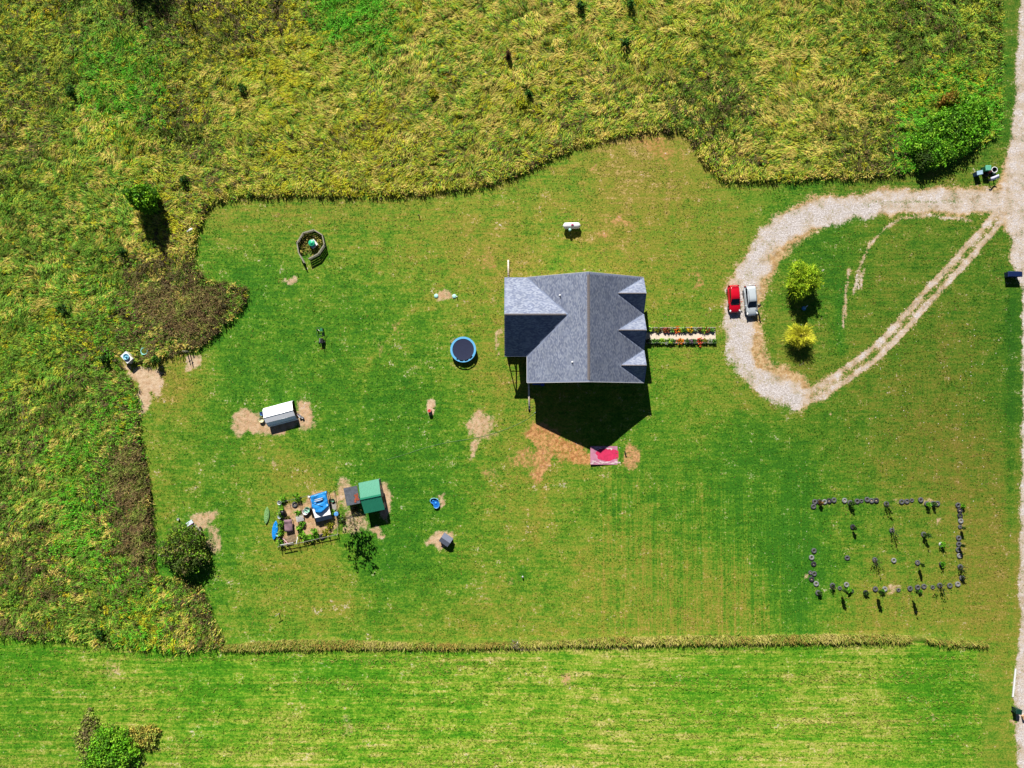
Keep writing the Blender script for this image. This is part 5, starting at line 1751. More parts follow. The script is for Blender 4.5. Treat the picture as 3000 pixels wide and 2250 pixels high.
for (a, b, h, lab) in ((549, 1031, 1.5, 'weathered grey post at the top of the round bare patch'), (556, 1032, 1.7, 'taller grey post beside the first above the bare patch')):
    o = thing('old_post', lab, 'post', at(a, b))
    MB().tube((0, 0, 0), (.02, .05, h), .09, .07, n=8).build('shaft', grey_timber, o)
    MB().box((.05, .02, h * .7), (.34, .06, .08), rz=.7).build('bracket', grey_timber, o)
o = thing('plastic_jug', 'white plastic jug with a looped handle at the meadow edge', 'jug', at(561, 674, .15), R(-60))
MB().loft([ring(-.3, .16, 0, .3), ring(-.2, .2, 0, .36), ring(.15, .2, 0, .36), ring(.25, .14, .05, .3), ring(.32, .06, .12, .24)]).build('jug', white_plastic, o)
MB().path([(0, -.3, .3), (.1, -.5, .32), (.02, -.62, .32), (-.1, -.5, .32), (-.05, -.3, .3)], .035, 6).build('handle', white_plastic, o)

# --- wagon and rubbish by the big bush
o = thing('wooden_trailer', 'small tan slatted trailer beside the big bush', 'trailer', at(581, 1551), pxang(575, 1541, 590, 1557))
for k in range(5):
    MB().box((0, -.32 + k * .16, .5), (1.5, .11, .04)).build('board', timber, o)
for yy in (-.4, .4):
    MB().box((0, yy, .62), (1.55, .05, .2)).build('side', trim_white, o)
for sx in (-.78, .78):
    MB().box((sx, 0, .62), (.05, .8, .2)).build('end', trim_white, o)
for yy in (-.5, .5):
    MB().tube((.1, yy - .06, .25), (.1, yy + .06, .25), .25, n=14).build('wheel', black_rubber, o)
o = thing('plastic_bench', 'white and lilac plastic seat at the edge of the big bush', 'seat', at(559, 1531, .0), R(35))
MB().box((0, 0, .38), (1.0, .55, .06)).build('seat', mat('ice_white', C(208, 226, 230), .5), o)
MB().box((-.1, -.3, .55), (.9, .07, .38)).build('backrest', mat('lilac_plastic', C(206, 160, 214), .5), o)
for sx in (-.4, .4):
    for yy in (-.2, .2):
        MB().box((sx, yy, .18), (.07, .07, .36)).build('leg', white_plastic, o)
for (a, b, lab) in ((521, 1521, 'white pail at the north edge of the big bush'), (468, 1624, 'white pail at the west foot of the big bush')):
    bucket(lab, a, b, .3, .16, white_plastic)

# --- painted pad with red stain
p = at(1782, 1334)
o = thing('concrete_pad', 'square edged pad stained bright red and pink near the house shadow', 'pad', p)
MB().box((0, 0, .03), (5.35, 2.75, .12)).build('slab', mat('pink_concrete', P(206, 138, 164), .85, var=.28, scale=1.4), o)
stain = MB()
n_ = 26
pts = []
for k in range(n_):
    q = 2 * math.pi * k / n_
    r_ = 1 + .10 * math.sin(3 * q + 1) + .06 * math.sin(7 * q)
    pts.append(Vector((math.cos(q) * 1.95 * r_ + .0, math.sin(q) * .9 * r_ + .12, .098)))
stain.slab(pts, .006)
stain.build('stain', mat('red_stain', P(226, 44, 96), .7, var=.2, scale=2.5), o)
ws = MB()
rp = random.Random(4)
for k in range(46):
    a = rp.uniform(-2.5, 2.4)
    b = rp.choice([rp.uniform(-1.25, -.85), rp.uniform(-1.25, -.85), rp.uniform(.85, 1.2), rp.uniform(-1, 1) if a < -1.6 else rp.uniform(-1.2, -.9)])
    n2 = 7
    ws.slab([Vector((a + math.cos(q) * rp.uniform(.08, .42), b + math.sin(q) * rp.uniform(.03, .13), .106 + k * .0002)) for q in [2 * math.pi * j / n2 for j in range(n2)]], .004)
ws.build('bleached_patch', mat('bleached', P(238, 210, 214), .85, var=.15, scale=4), o)
b_ = thing('black_block', 'small black block standing on the east end of the red pad', 'block', at(1831, 1327, .09), R(-80))
MB().box((0, 0, .14), (.5, .14, .28)).build('body', black_plastic, b_)
MB().box((.18, .06, .2), (.14, .2, .1)).build('foot', black_plastic, b_)

# --- blue toy at the shaded corner of the house
o = thing('play_slide', 'blue plastic play slide in the shade below the south eave', 'slide', at(1577, 1123), R(0))
MB().box((-.25, .05, .35), (1.3, .5, .06), ry=.22).build('chute', blue_pl, o)
for yy in (-.22, .32):
    MB().box((-.25, yy, .42), (1.3, .05, .18), ry=.22).build('side_wall', blue_pl, o)
MB().box((.62, 0, .3), (.5, .8, .6)).build('platform', mat('deep_blue', C(24, 74, 180), .4), o)
MB().box((.62, .3, .68), (.34, .14, .16)).build('step', lblue_pl, o)
o = thing('blue_toy', 'blue and white plastic toy in the shade under the bigger tree', 'toy', base(2356, 903, .4), R(20))
MB().lathe([(.10, 0), (.27, .12), (.32, .3), (.26, .48), (.12, .56), (.02, .57)], 16).build('body', blue_pl, o)
MB().tube((.2, .05, .42), (.62, .2, .5), .07, .05).build('arm', white_plastic, o)
MB().lathe([(.14, .5), (.16, .6), (.1, .66), (.02, .67)], 12).build('cap', lblue_pl, o)

# --- garden hose
hp = [(1566, 1210), (1545, 1228), (1510, 1246), (1470, 1262), (1420, 1277), (1370, 1287), (1310, 1296), (1250, 1310), (1190, 1330), (1130, 1348)]
W = [at(a, b, .03) for a, b in hp]
o = thing('garden_hose', 'thin pale green hose trailing across the lawn behind the house', 'hose', W[0])
MB().path([w - W[0] for w in W], .022, 6).build('tube', mat('hose_green', C(110, 150, 90), .5), o)
MB().tube(W[0] - W[0], Vector((.2, .12, .02)), .05).build('nozzle', galv, o)

# --- stakes and markers on the lawn
def stake(label, a, b, h, m, bar=None, r_=.05):
    o = thing('marker_stake', label, 'stake', at(a, b))
    MB().tube((0, 0, 0), (0, 0, h), r_, n=8).build('shaft', m, o)
    if bar:
        MB().box((0, 0, h), (bar[0], .08, .06), rz=bar[1]).build('crossbar', grey_timber, o)
    else:
        MB().lathe([(r_ * 1.5, h), (r_ * 1.3, h + .05), (.01, h + .06)], 8).build('cap', m, o)
stake('short dark stake on the north lawn below the meadow edge', 1228, 633, .5, black_plastic, r_=.07)
stake('pale pipe stub on the south lawn', 1531, 1688, .4, mat('pale_grey_plastic', C(200, 196, 204), .5), r_=.09)
stake('wooden post with a crossbar on the south west lawn', 818, 1796, .9, grey_timber, (.75, R(35)))
stake('short dark stake beside the bare patch below the round pen', 872, 803, .35, black_plastic)
stake('thin dark stake on the west lawn above the big bush', 538, 1470, .35, black_plastic)

# --- bins and boxes along the road
def wheelie(label, a, b, rz, m, lidm, w_=.6, d_=.75, h=1.05, name='rubbish_bin', cat='bin'):
    o = thing(name, label, cat, base(a, b, h), rz)
    rg_ = lambda s, z: [Vector((x_ * w_ / 2 * s, y_ * d_ / 2 * s, z)) for x_, y_ in ((-1, -1), (1, -1), (1, 1), (-1, 1))]
    MB().loft([rg_(.84, .05), rg_(.98, h - .1), rg_(1.04, h - .1), rg_(1.04, h - .05)], sm=False).build('body', m, o)
    MB().loft([rg_(1.06, h - .05), rg_(1.06, h), rg_(.9, h + .05)], sm=False).build('lid', lidm, o)
    MB().tube((-w_ * .4, d_ * .55, h - .08), (w_ * .4, d_ * .55, h - .08), .03).build('handle', m, o)
    for sx in (-1, 1):
        MB().tube((sx * w_ * .42 - .04, d_ * .42, .12), (sx * w_ * .42 + .04, d_ * .42, .12), .12, n=12).build('wheel', black_rubber, o)
    return o
wheelie('wide dark navy rubbish bin on the verge by the gravel road', 2974, 803, R(-1), navy_pl, navy_pl, 2.05, .75, 1.05)
o = thing('green_board', 'small teal board leaning on the west end of the navy bin', 'board', base(2958, 803, .9), R(0))
MB().box((0, 0, .45), (.32, .6, .9)).build('panel', mat('teal_board', C(44, 108, 96), .5), o)
MB().box((0, 0, .92), (.36, .64, .05)).build('top', mat('pale_teal', C(110, 170, 160), .5), o)
wheelie('dark green rubbish bin at the bottom right beside the road', 2986, 2086, R(80), dgreen_pl, dgreen_pl, .7, .8, 1.05)
o = thing('cardboard_box', 'small tan box beside the dark green bin by the road', 'box', at(2996, 2099), R(10))
MB().box((0, 0, .22), (.5, .42, .44)).build('carton', mat('cardboard', C(190, 150, 110), .9), o)
for s in (-1, 1):
    MB().box((0, s * .2, .45), (.5, .2, .02), rx=s * .5).build('flap', MATS['cardboard'], o)
o = thing('gutter_length', 'long white gutter lying beside the gravel road', 'gutter', at(2970, 2000, .02), pxang(2966, 2041, 2974, 1960))
MB().box((0, 0, .03), (4.15, .2, .03)).build('base', white_plastic, o)
for s in (-1, 1):
    MB().box((0, s * .1, .1), (4.15, .02, .14)).build('side', white_plastic, o)
# rubbish heap at the junction
wheelie('teal wheeled bin standing in the roadside heap', 2896, 492, R(90), green_pl, mat('teal_lid', C(96, 176, 146), .5), .78, .78, 1.15)
o = thing('cool_box', 'blue cool box with a white lid in the roadside heap', 'cool box', base(2870, 506, .9), R(12))
MB().box((0, 0, .45), (.85, .55, .9)).build('body', mat('slate_blue', C(70, 100, 160), .5), o)
MB().box((0, .02, .93), (.9, .6, .08), rx=.15).build('lid', mat('ice_blue', C(180, 214, 236), .5), o)
o = thing('loose_panel', 'bent white panel propped up nearest the road in the heap', 'panel', base(2914, 521, .9), R(22))
G = [Vector((-.65 + .13 * i, -.25 + .5 * j, .85 + .1 * math.sin(i * .7) + .2 * j)) for j in range(2) for i in range(11)]
pm = MB().add(G, [(i, i + 1, i + 12, i + 11) for i in range(10)], True).build('sheet', mat('lilac_white', C(214, 216, 236), .5), o)
pm.modifiers.new('thick', 'SOLIDIFY').thickness = .04
MB().box((-.3, 0, .42), (.06, .4, .85)).build('prop', grey_timber, o)
MB().box((.35, 0, .42), (.06, .4, .85)).build('prop', grey_timber, o)
o = thing('tyre_swing_seat', 'white rimmed black tub on the east side of the roadside heap', 'tub', base(2915, 497, .6))
MB().lathe([(.34, 0), (.44, .45), (.46, .5), (.4, .5), (.3, .1), (.02, .08)], 20, cap=False).build('tub', black_plastic, o)
MB().lathe([(.46, .5), (.47, .54), (.38, .54), (.38, .5)], 20, cap=False).build('rim', white_plastic, o)
for (a, b, lab, m_, r_) in ((2885, 503, 'dark red bag stuffed in the roadside heap', mat('maroon_bag', C(116, 34, 44), .7), .28), (2895, 503, 'pinkish red bag in the middle of the roadside heap', mat('coral_bag', C(186, 88, 92), .7), .3),
                            (2886, 514, 'black bag at the foot of the roadside heap', black_plastic, .34), (2907, 512, 'dark green bag beside the white panel', dgreen_pl, .26)):
    o = thing('rubbish_bag', lab, 'bag', at(a, b, 0), group='rubbish bags in the roadside heap')
    MB().loft([[Vector((math.cos(q) * r_ * s * (1 + .12 * math.sin(3 * q + a)), math.sin(q) * r_ * s * (1 + .1 * math.sin(5 * q)), z_)) for q in [2 * math.pi * k / 12 for k in range(12)]] for s, z_ in ((.7, 0), (1.05, .12), (1, .35), (.6, .52), (.2, .58))]).build('sack', m_, o)
    MB().lathe([(.07, .56), (.03, .6), (.08, .68)], 8).build('knot', m_, o)

# --- pale stones scattered through the turf (past counting)
rst = np.random.default_rng(31)
x, y, px, py = scatter(130, 20, 76, -30, 16, lambda a, b: (a > 2330) & (a < 2960) & (b > 900) & (b < 1800) & (gravel_masks(a, b)[0] < .3) & (rst.random(len(a)) < np.exp(-((a - 2760) / 240) ** 2 - ((b - 1120) / 300) ** 2) + .12), rst)
st_ = MB()
for i in range(len(x)):
    r_ = rst.uniform(.03, .075)
    z_ = float(terrain(x[i], y[i]))
    st_.loft([[Vector((x[i] + math.cos(q) * r_ * s * rst.uniform(.8, 1.2), y[i] + math.sin(q) * r_ * s, z_ + zz)) for q in [2 * math.pi * k / 6 for k in range(6)]] for s, zz in ((1, 0), (.9, r_ * .4), (.4, r_ * .6))], sm=False)
tag(st_.build('scattered_stones', mat('pale_stone', C(216, 206, 190), .9, var=.15), None), kind='stuff')
# ------------------------------------------------------------------ trees, shrubs and garden plants
leaf_m = mat('leaves', None, .7, var=.15, scale=2, spec=.2, vcol=True, trans=.25)
bark_m = mat('bark', C(92, 78, 64), .95, var=.3, scale=8, bump=.5)
grey_bark = mat('pale_bark', C(140, 126, 116), .95, var=.25, scale=8)

def limbs(o, h, r0, n, spread, r, m=bark_m, top=.9):
    t = MB()
    pts = [Vector((0, 0, -.1))]
    for k in range(1, 6):
        pts.append(Vector((r.normal() * .04 * h * k / 5, r.normal() * .04 * h * k / 5, h * top * k / 5)))
    for k in range(5):
        t.tube(pts[k], pts[k + 1], r0 * (1 - .17 * k), r0 * (1 - .17 * (k + 1)), 8)
    tr = t.build('trunk', m, o)
    b = MB()
    for k in range(n):
        i = r.integers(1, 5)
        a = r.uniform(0, 6.283)
        q0 = pts[i]
        L_ = spread * r.uniform(.5, .95)
        q1 = q0 + Vector((math.cos(a) * L_ * .5, math.sin(a) * L_ * .5, L_ * r.uniform(.15, .4)))
        q2 = q1 + Vector((math.cos(a + r.normal() * .4) * L_ * .5, math.sin(a + r.normal() * .4) * L_ * .5, L_ * r.uniform(.0, .35)))
        b.tube(q0, q1, r0 * .38, r0 * .25, 6)
        b.tube(q1, q2, r0 * .25, r0 * .1, 5)
    if n: b.build('limb', m, tr)
    return tr

def cols_of(n, pal, r, vary=.25):
    pal = np.array(pal)[:, :3]
    return np.clip(pal[r.integers(0, len(pal), n)] * r.uniform(1 - vary, 1 + vary, n)[:, None], .003, .8)

def clump_crown(o, rx, ry, z0, z1, nclump, per, size, pal, r, name='crown', clump=.5, flat=.4, hollow=.55, hang=False):
    """leaf clumps spread through an ellipsoid, denser towards its outside"""
    d = r.normal(size=(nclump, 3))
    d /= np.linalg.norm(d, axis=1)[:, None]
    rad = (hollow ** 3 + (1 - hollow ** 3) * r.random(nclump)) ** (1 / 3)
    ph = np.arctan2(d[:, 1], d[:, 0])
    q0, q1, q2 = r.uniform(0, 6.283, 3)
    rad *= 1 + .13 * np.sin(2 * ph + q0) * np.cos(3 * d[:, 2] + q1) + .12 * np.sin(3 * ph + q1) + .08 * np.sin(5 * ph + q2)
    rad *= 1 + .13 * r.normal(size=nclump)
    c = d * rad[:, None] * np.array([rx, ry, (z1 - z0) / 2]) + np.array([0, 0, (z0 + z1) / 2])
    c = c[c[:, 2] > .05]
    k = len(c)
    pc = cols_of(k, pal, r)
    l = np.repeat(c, per, 0) + r.normal(size=(k * per, 3)) * clump * np.array([.5, .5, .4])
    l[:, 2] = np.maximum(l[:, 2], .04)
    cc = np.repeat(pc, per, 0) * r.uniform(.75, 1.25, k * per)[:, None]
    return quads(name, leaf_quads(l, size, r, flat, hang), leaf_m, parent=o, cols=np.clip(cc, .003, .8))

def sprays(o, n, L_, z0, up, w, pal, r, name='crown', pieces=7, droop=.3, size=.2):
    """feathery crown: thin leafy shoots fanning out from the top of the stem"""
    out, cc = [], []
    a = r.uniform(0, 6.283, n)
    el = np.arcsin(np.clip(r.uniform(up[0], up[1], n), -.99, .99))
    ln = L_ * r.uniform(.6, 1.05, n)
    q0, q1 = r.uniform(0, 6.283, 2)
    ln = ln * (1 + .16 * np.sin(2 * a + q0) + .13 * np.sin(5 * a + q1))
    c0 = cols_of(n, pal, r, .2)
    for k in range(pieces):
        t = (k + .6 + r.uniform(-.3, .3, n)) / pieces
        rr = ln * t * np.cos(el)
        z = z0 + ln * t * np.sin(el) - droop * (t ** 2) * ln
        c = np.stack([np.cos(a) * rr, np.sin(a) * rr, np.maximum(z, .1)], 1) + r.normal(size=(n, 3)) * .06
        q = leaf_quads(c, size, r, .35)
        # lay the leaflets along the shoot
        dv = np.stack([np.cos(a) * np.cos(el), np.sin(a) * np.cos(el), np.sin(el) - droop * t * 1.4], 1)
        sv_ = np.cross(dv, np.array([0, 0, 1.0])); sv_ /= np.linalg.norm(sv_, axis=1)[:, None] + 1e-9
        sv_ = sv_ + r.normal(size=(n, 3)) * .35
        s1 = (ln / pieces * r.uniform(.8, 1.3, n))[:, None]
        w_ = w * r.uniform(.7, 1.3, n)[:, None]
        q = np.stack([c - dv * s1 * .6, c + sv_ * w_, c - sv_ * w_, c + dv * s1 * .75], 1)
        out.append(q); cc.append(c0 * r.uniform(.8, 1.2, n)[:, None] * (.8 + .4 * t.mean()))
    return quads(name, np.concatenate(out), leaf_m, parent=o, cols=np.clip(np.concatenate(cc), .003, .8))

rt = np.random.default_rng(77)
YG = [P(150, 182, 24, 1.75), P(130, 168, 22, 1.75), P(170, 190, 38, 1.75), P(108, 146, 20, 1.6)]
YY = [P(190, 190, 40, 1.8), P(174, 178, 36, 1.8), P(206, 198, 64, 1.8), P(146, 150, 32, 1.7)]
# two young trees inside the drive loop
p = base(2358, 818, 2.6)
t = thing('young_tree', 'bigger bushy lime green tree inside the drive loop', 'tree', p, group='young trees inside the drive loop')
limbs(t, 2.4, .10, 9, 2.2, rt)
sprays(t, 1500, 2.6, 1.3, (-.15, .95), .028, YG, rt, droop=.12)
clump_crown(t, 2.2, 2.1, .9, 3.5, 640, 20, .11, YG, rt, name='foliage', clump=.28, hollow=.6)
p = base(2352, 982, 2.3)
t = thing('young_tree', 'smaller feathery yellow tree inside the drive loop', 'tree', p, group='young trees inside the drive loop')
limbs(t, 2.1, .08, 9, 1.8, rt)
sprays(t, 1300, 2.1, 1.1, (-.1, .9), .022, YY, rt, droop=.12)
clump_crown(t, 1.2, 1.1, .8, 2.5, 50, 12, .09, YY, rt, name='foliage', clump=.26, hollow=.45)

# round bright juniper in the meadow
JG = [P(104, 162, 14, 1.5), P(80, 138, 12, 1.5), P(70, 118, 14, 1.4), P(130, 176, 24, 1.5)]
p = base(412, 577, 3.4)
t = thing('round_juniper', 'round bright green juniper standing alone in the meadow', 'tree', p)
limbs(t, 4.0, .13, 8, 1.6, rt)
clump_crown(t, 1.75, 1.75, .2, 5.0, 620, 12, .22, JG, rt, clump=.34, hollow=.72)

# big spreading bush at the south west of the lawn
BG = [P(100, 138, 34, 1.7), P(84, 112, 34, 1.6), P(126, 142, 42, 1.7), P(74, 90, 38, 1.5), P(108, 156, 30, 1.7), P(112, 102, 62, 1.5)]
p = base(540, 1606, 1.6)
t = thing('big_bush', 'wide dark green bush beside the slatted trailer', 'bush', p)
limbs(t, 2.4, .16, 16, 3.4, rt)
clump_crown(t, 3.3, 3.2, .2, 3.0, 560, 22, .16, BG, rt, clump=.5, hollow=.5)
for k in range(14):
    a = rt.uniform(1.3, 6.4)
    ex = Vector((math.cos(a) * 3.2, math.sin(a) * 3.1, rt.uniform(.8, 2.2)))
    q = np.array(ex)[None] + rt.normal(size=(60, 3)) * .4
    q[:, 2] = np.maximum(q[:, 2], .05)
    tag(quads('outer_spray', leaf_quads(q, .16, rt, .4), leaf_m, parent=t, cols=cols_of(60, BG, rt)), kind='stuff')

# sparse spindly tree south of the shed: mostly seen as its feathery shadow
p = at(1034, 1512)
t = thing('sapling_tree', 'sparse spindly tree between the garden pen and the green shed', 'tree', p)
limbs(t, 4.6, .07, 22, 1.3, rt, grey_bark)
clump_crown(t, 2.6, 1.5, 1.6, 5.8, 58, 9, .2, [P(86, 100, 36, 1.0), P(116, 110, 56, 1.0)], rt, name='foliage', clump=.42, hollow=.2, hang=True)

# tall bare tree north of the picture whose shadow falls across the top left
for k, (a, b, h, sp, n_, lab) in enumerate(((520, -150, 11.8, 1.7, 30, 'tall bare dark tree beyond the north edge of the meadow'), (415, -140, 7.0, 2.4, 30, 'broad bare tree beyond the north edge, west of the tall one'))):
    t = thing('bare_tree', lab, 'tree', at(a, b), group='bare trees beyond the meadow')
    limbs(t, h, .3, n_, sp, rt, bark_m, top=1.0)
    if k:
        clump_crown(t, 3.4, 3.0, 3.0, h + 1, 170, 12, .24, [P(90, 94, 36, 1.2), P(116, 100, 60, 1.2)], rt, name='foliage', clump=.5, hollow=.3)

# thicket standing in the hayfield at the bottom left, and another at the right edge of the meadow
TH = [P(104, 168, 24, 1.8), P(84, 146, 18, 1.8), P(132, 178, 40, 1.8), P(72, 116, 24, 1.6)]
TB = [P(128, 116, 76, 1.6), P(120, 128, 60, 1.7), P(140, 160, 60, 1.8)]
for (a, b, rx, ry, h, pal, lab) in ((320, 2205, 3.6, 3.4, 2.2, TH, 'bright green thicket in the hayfield near the bottom left corner'), (258, 2165, 1.7, 3.2, 1.1, TB, 'brown bramble clump on the west side of the green thicket'),
                                    (412, 2160, 2.3, 1.7, .8, [P(170, 156, 66, 1.7), P(140, 156, 60, 1.8)], 'tawny bush on the east side of the green thicket')):
    p = base(a, b, h * .6)
    t = thing('thicket', lab, 'bush', p, group='bushes in the hayfield')
    limbs(t, h * .7, .06, 8, rx * .7, rt)
    clump_crown(t, rx, ry, .1, h, int(60 * rx * ry * .6 + 40), 20, .18, pal, rt, clump=.5, hollow=.55)
for (a, b, rx, ry, h, pal, lab) in ((2800, 372, 3.9, 3.0, 2.3, TH, 'large lush green shrub at the east corner of the meadow'), (2735, 425, 3.6, 2.8, 2.0, TH, 'low lush green shrub southwest of the largest one'), (2850, 330, 2.6, 2.6, 2.2, TH, 'lush shrub nearest the road at the meadow corner'),
                                    (2782, 292, 1.3, 1.0, 1.8, [P(166, 126, 40, 1.2), P(130, 140, 30, 1.2)], 'orange tinged shrub above the lush green ones'), (2708, 462, 1.0, 1.2, 2.1, [P(60, 90, 24, 1.2), P(80, 110, 30, 1.2)], 'dark ragged shrub at the mown edge below the lush ones')):
    p = base(a, b, h * .6)
    t = thing('shrub', lab, 'shrub', p, group='shrubs at the east corner of the meadow')
    limbs(t, h * .7, .06, 8, rx * .7, rt)
    clump_crown(t, rx, ry, .1, h, int(46 * rx * ry + 25), 20, .18, pal, rt, clump=.5, hollow=.55)

# small dark saplings dotted through the meadow
SAP = [(708, 257, .55, 1.7, 'dark sapling in the upper left meadow'), (205, 264, .6, 1.3, 'small green sapling near the left edge of the meadow'), (1702, 14, .6, 1.7, 'dark sapling at the top of the meadow, left of a pair'),
       (1848, 12, .5, 1.8, 'dark sapling at the top of the meadow, right of a pair'), (1834, 125, .6, 1.7, 'dark green sapling standing east of the top pair'), (1548, 275, .5, 1.6, 'slim dark sapling in the middle of the meadow'),
       (538, 525, .6, 1.3, 'green sapling northeast of the round juniper'), (358, 735, .5, 1.4, 'dark sapling south of the round juniper'), (1490, 160, .35, 1.5, 'thin brown sapling in the upper meadow'),
       (184, 905, .9, 1.7, 'bushy dark sapling in the left meadow'), (292, 1855, .6, 1.5, 'dark sapling beside the southwest meadow boundary'), (2535, 150, .5, .9, 'yellow green sapling in the right meadow'), (455, 1052, .5, 1.9, 'slim sapling shading the top of the bare yard'),
       (306, 1050, .6, 1.5, 'dark sapling just west of the white freezer'), (1270, 275, .6, 1.1, 'lime sapling in the middle of the meadow, west'), (1530, 300, .9, .9, 'golden bush below the slim dark sapling')]
for (a, b, r_, h, lab) in SAP:
    pal = [P(40, 84, 22, 1.2), P(56, 104, 24, 1.3), P(84, 136, 26, 1.3)]
    if 'brown' in lab: pal = [P(110, 84, 50, 1.2)]
    if 'lime' in lab or 'yellow' in lab or 'golden' in lab: pal = [P(170, 180, 24, 1.4), P(190, 178, 30, 1.4)]
    t = thing('meadow_sapling', lab, 'sapling', base(a, b, h * .6), group='saplings dotted through the meadow')
    limbs(t, h * .8, .035, 4, r_, rt)
    clump_crown(t, r_, r_, .15, h, 40, 9, .17, pal, rt, clump=.22, hollow=.4)

# rank weeds growing inside the round pen
rw = np.random.default_rng(41)
x, y, px, py = scatter(60, -35, -25, 16, 24, lambda a, b: inside(PEN, a, b) & (line_dist(PEN, a, b, True) > 5), rw)
c = np.stack([x, y, terrain(x, y)], 1)
c = np.repeat(c, 14, 0) + rw.normal(size=(60 * 14, 3)) * np.array([.2, .2, .1]) + np.array([0, 0, .22])
tag(quads('pen_weeds', leaf_quads(c, .16, rw, .5), blade_mat, cols=cols_of(len(c), [P(150, 146, 60, 2), P(120, 120, 44, 2), P(160, 140, 80, 2), P(96, 110, 36, 1.8)], rw)), kind='stuff')

# dead bush on the unmown strip
t = thing('dead_bush', 'grey dead bush standing in the unmown strip', 'bush', at(1512, 1884))
b = MB()
for k in range(34):
    a = rt.uniform(0, 6.283); e = rt.uniform(.3, 1.4); L_ = rt.uniform(.6, 1.25)
    q1 = Vector((math.cos(a) * math.cos(e), math.sin(a) * math.cos(e), math.sin(e))) * L_
    q2 = q1 + Vector((rt.normal() * .25, rt.normal() * .25, rt.uniform(-.1, .35)))
    b.tube((0, 0, 0), q1, .03, .018, 5); b.tube(q1, q2, .018, .008, 4)
b.build('twig', grey_bark, t)
MB().tube((.05, .0, .7), (.22, .5, 1.0), .05, .04).build('pale_branch', mat('bleached_wood', C(226, 206, 200), .8), t)

# ------------------------------------------------------------------ flowers along the walkway
MUM = {'yellow': ([P(236, 190, 10, 1.7), P(222, 168, 10, 1.7)], .42), 'orange': ([P(236, 140, 20, 1.7), P(226, 110, 16, 1.7)], .46), 'red orange': ([P(222, 86, 24, 1.7), P(234, 130, 30, 1.7)], .42), 'scarlet': ([P(216, 44, 34, 1.7), P(200, 60, 40, 1.7)], .44),
       'rust red': ([P(150, 50, 40, 1.7), P(176, 74, 56, 1.7)], .38), 'maroon': ([P(104, 30, 44, 1.7), P(130, 50, 50, 1.7)], .26), 'lime': ([P(172, 206, 50, 1.8), P(140, 190, 40, 1.8)], .4), 'green': ([P(70, 120, 40, 1.8), P(96, 150, 50, 1.8)], .36),
       'olive': ([P(120, 116, 36, 1.8), P(150, 140, 40, 1.8)], .42), 'dark green': ([P(44, 80, 40, 1.7), P(60, 96, 50, 1.7)], .36), 'white': ([P(232, 228, 222, 1.0), P(150, 170, 120, 1.7)], .34), 'mauve': ([P(170, 120, 170, 1.5), P(130, 90, 130, 1.5)], .28), 'dusky': ([P(100, 74, 76, 1.5), P(120, 90, 84, 1.5)], .3)}
FL = [('N', 1904, 'lime'), ('N', 1911, 'dusky'), ('N', 1926, 'olive'), ('N', 1933, 'maroon'), ('N', 1948, 'rust red'), ('N', 1957, 'rust red'), ('N', 1965, 'white'), ('N', 1971, 'green'), ('N', 1984, 'red orange'), ('N', 1998, 'lime'), ('N', 2006, 'green'), ('N', 2022, 'yellow'),
      ('N', 2038, 'white'), ('N', 2051, 'maroon'), ('N', 2063, 'lime'), ('N', 2072, 'rust red'), ('N', 2086, 'green'),
      ('S', 1900, 'dusky'), ('S', 1906, 'white'), ('S', 1917, 'green'), ('S', 1928, 'dark green'), ('S', 1940, 'lime'), ('S', 1956, 'white'), ('S', 1965, 'lime'), ('S', 1972, 'dark green'), ('S', 1993, 'orange'), ('S', 2014, 'dark green'), ('S', 2024, 'mauve'),
      ('S', 2033, 'dark green'), ('S', 2050, 'scarlet'), ('S', 2065, 'olive'), ('S', 2082, 'white'), ('S', 2092, 'green')]
def neighbour(i):
    s = FL[i][0]
    l = FL[i - 1][2] if i > 0 and FL[i - 1][0] == s else None
    r_ = FL[i + 1][2] if i + 1 < len(FL) and FL[i + 1][0] == s else None
    if l and r_: return 'between a %s and a %s one' % (l, r_)
    return 'at the house end' if r_ else 'at the drive end'
for i, (s, a, kind) in enumerate(FL):
    pal, r_ = MUM[kind]
    r_ *= 1.2 if kind in ('yellow', 'orange', 'red orange', 'scarlet', 'lime') else 1
    pal = [tuple(.9 * c + .15 * g for c, g in zip(q, P(110, 130, 50, 1.4))) for q in pal]
    b = 966 if s == 'N' else 1000
    p = base(a, b, .35)
    side_ = 'north' if s == 'N' else 'south'
    t = thing('flower_plant', '%s plant in the %s walkway bed %s' % (kind, side_, neighbour(i)), 'plant', p + Vector((0, 0, .06)), group='plants in the walkway borders')
    MB().tube((0, 0, 0), (0, 0, .25), .03, .02, 5).build('stem', dark_timber, t)
    clump_crown(t, r_ * 1.05, r_, .05, .40 if kind not in ('white', 'dusky', 'maroon') else .3, 34, 6, .11, pal, rt, name='bloom', clump=.1, hollow=.5)
    clump_crown(t, r_ * .9, r_ * .9, .02, .35, 12, 6, .12, [P(76, 120, 40, 1.7), P(96, 136, 44, 1.7)], rt, name='foliage', clump=.12, hollow=.3)

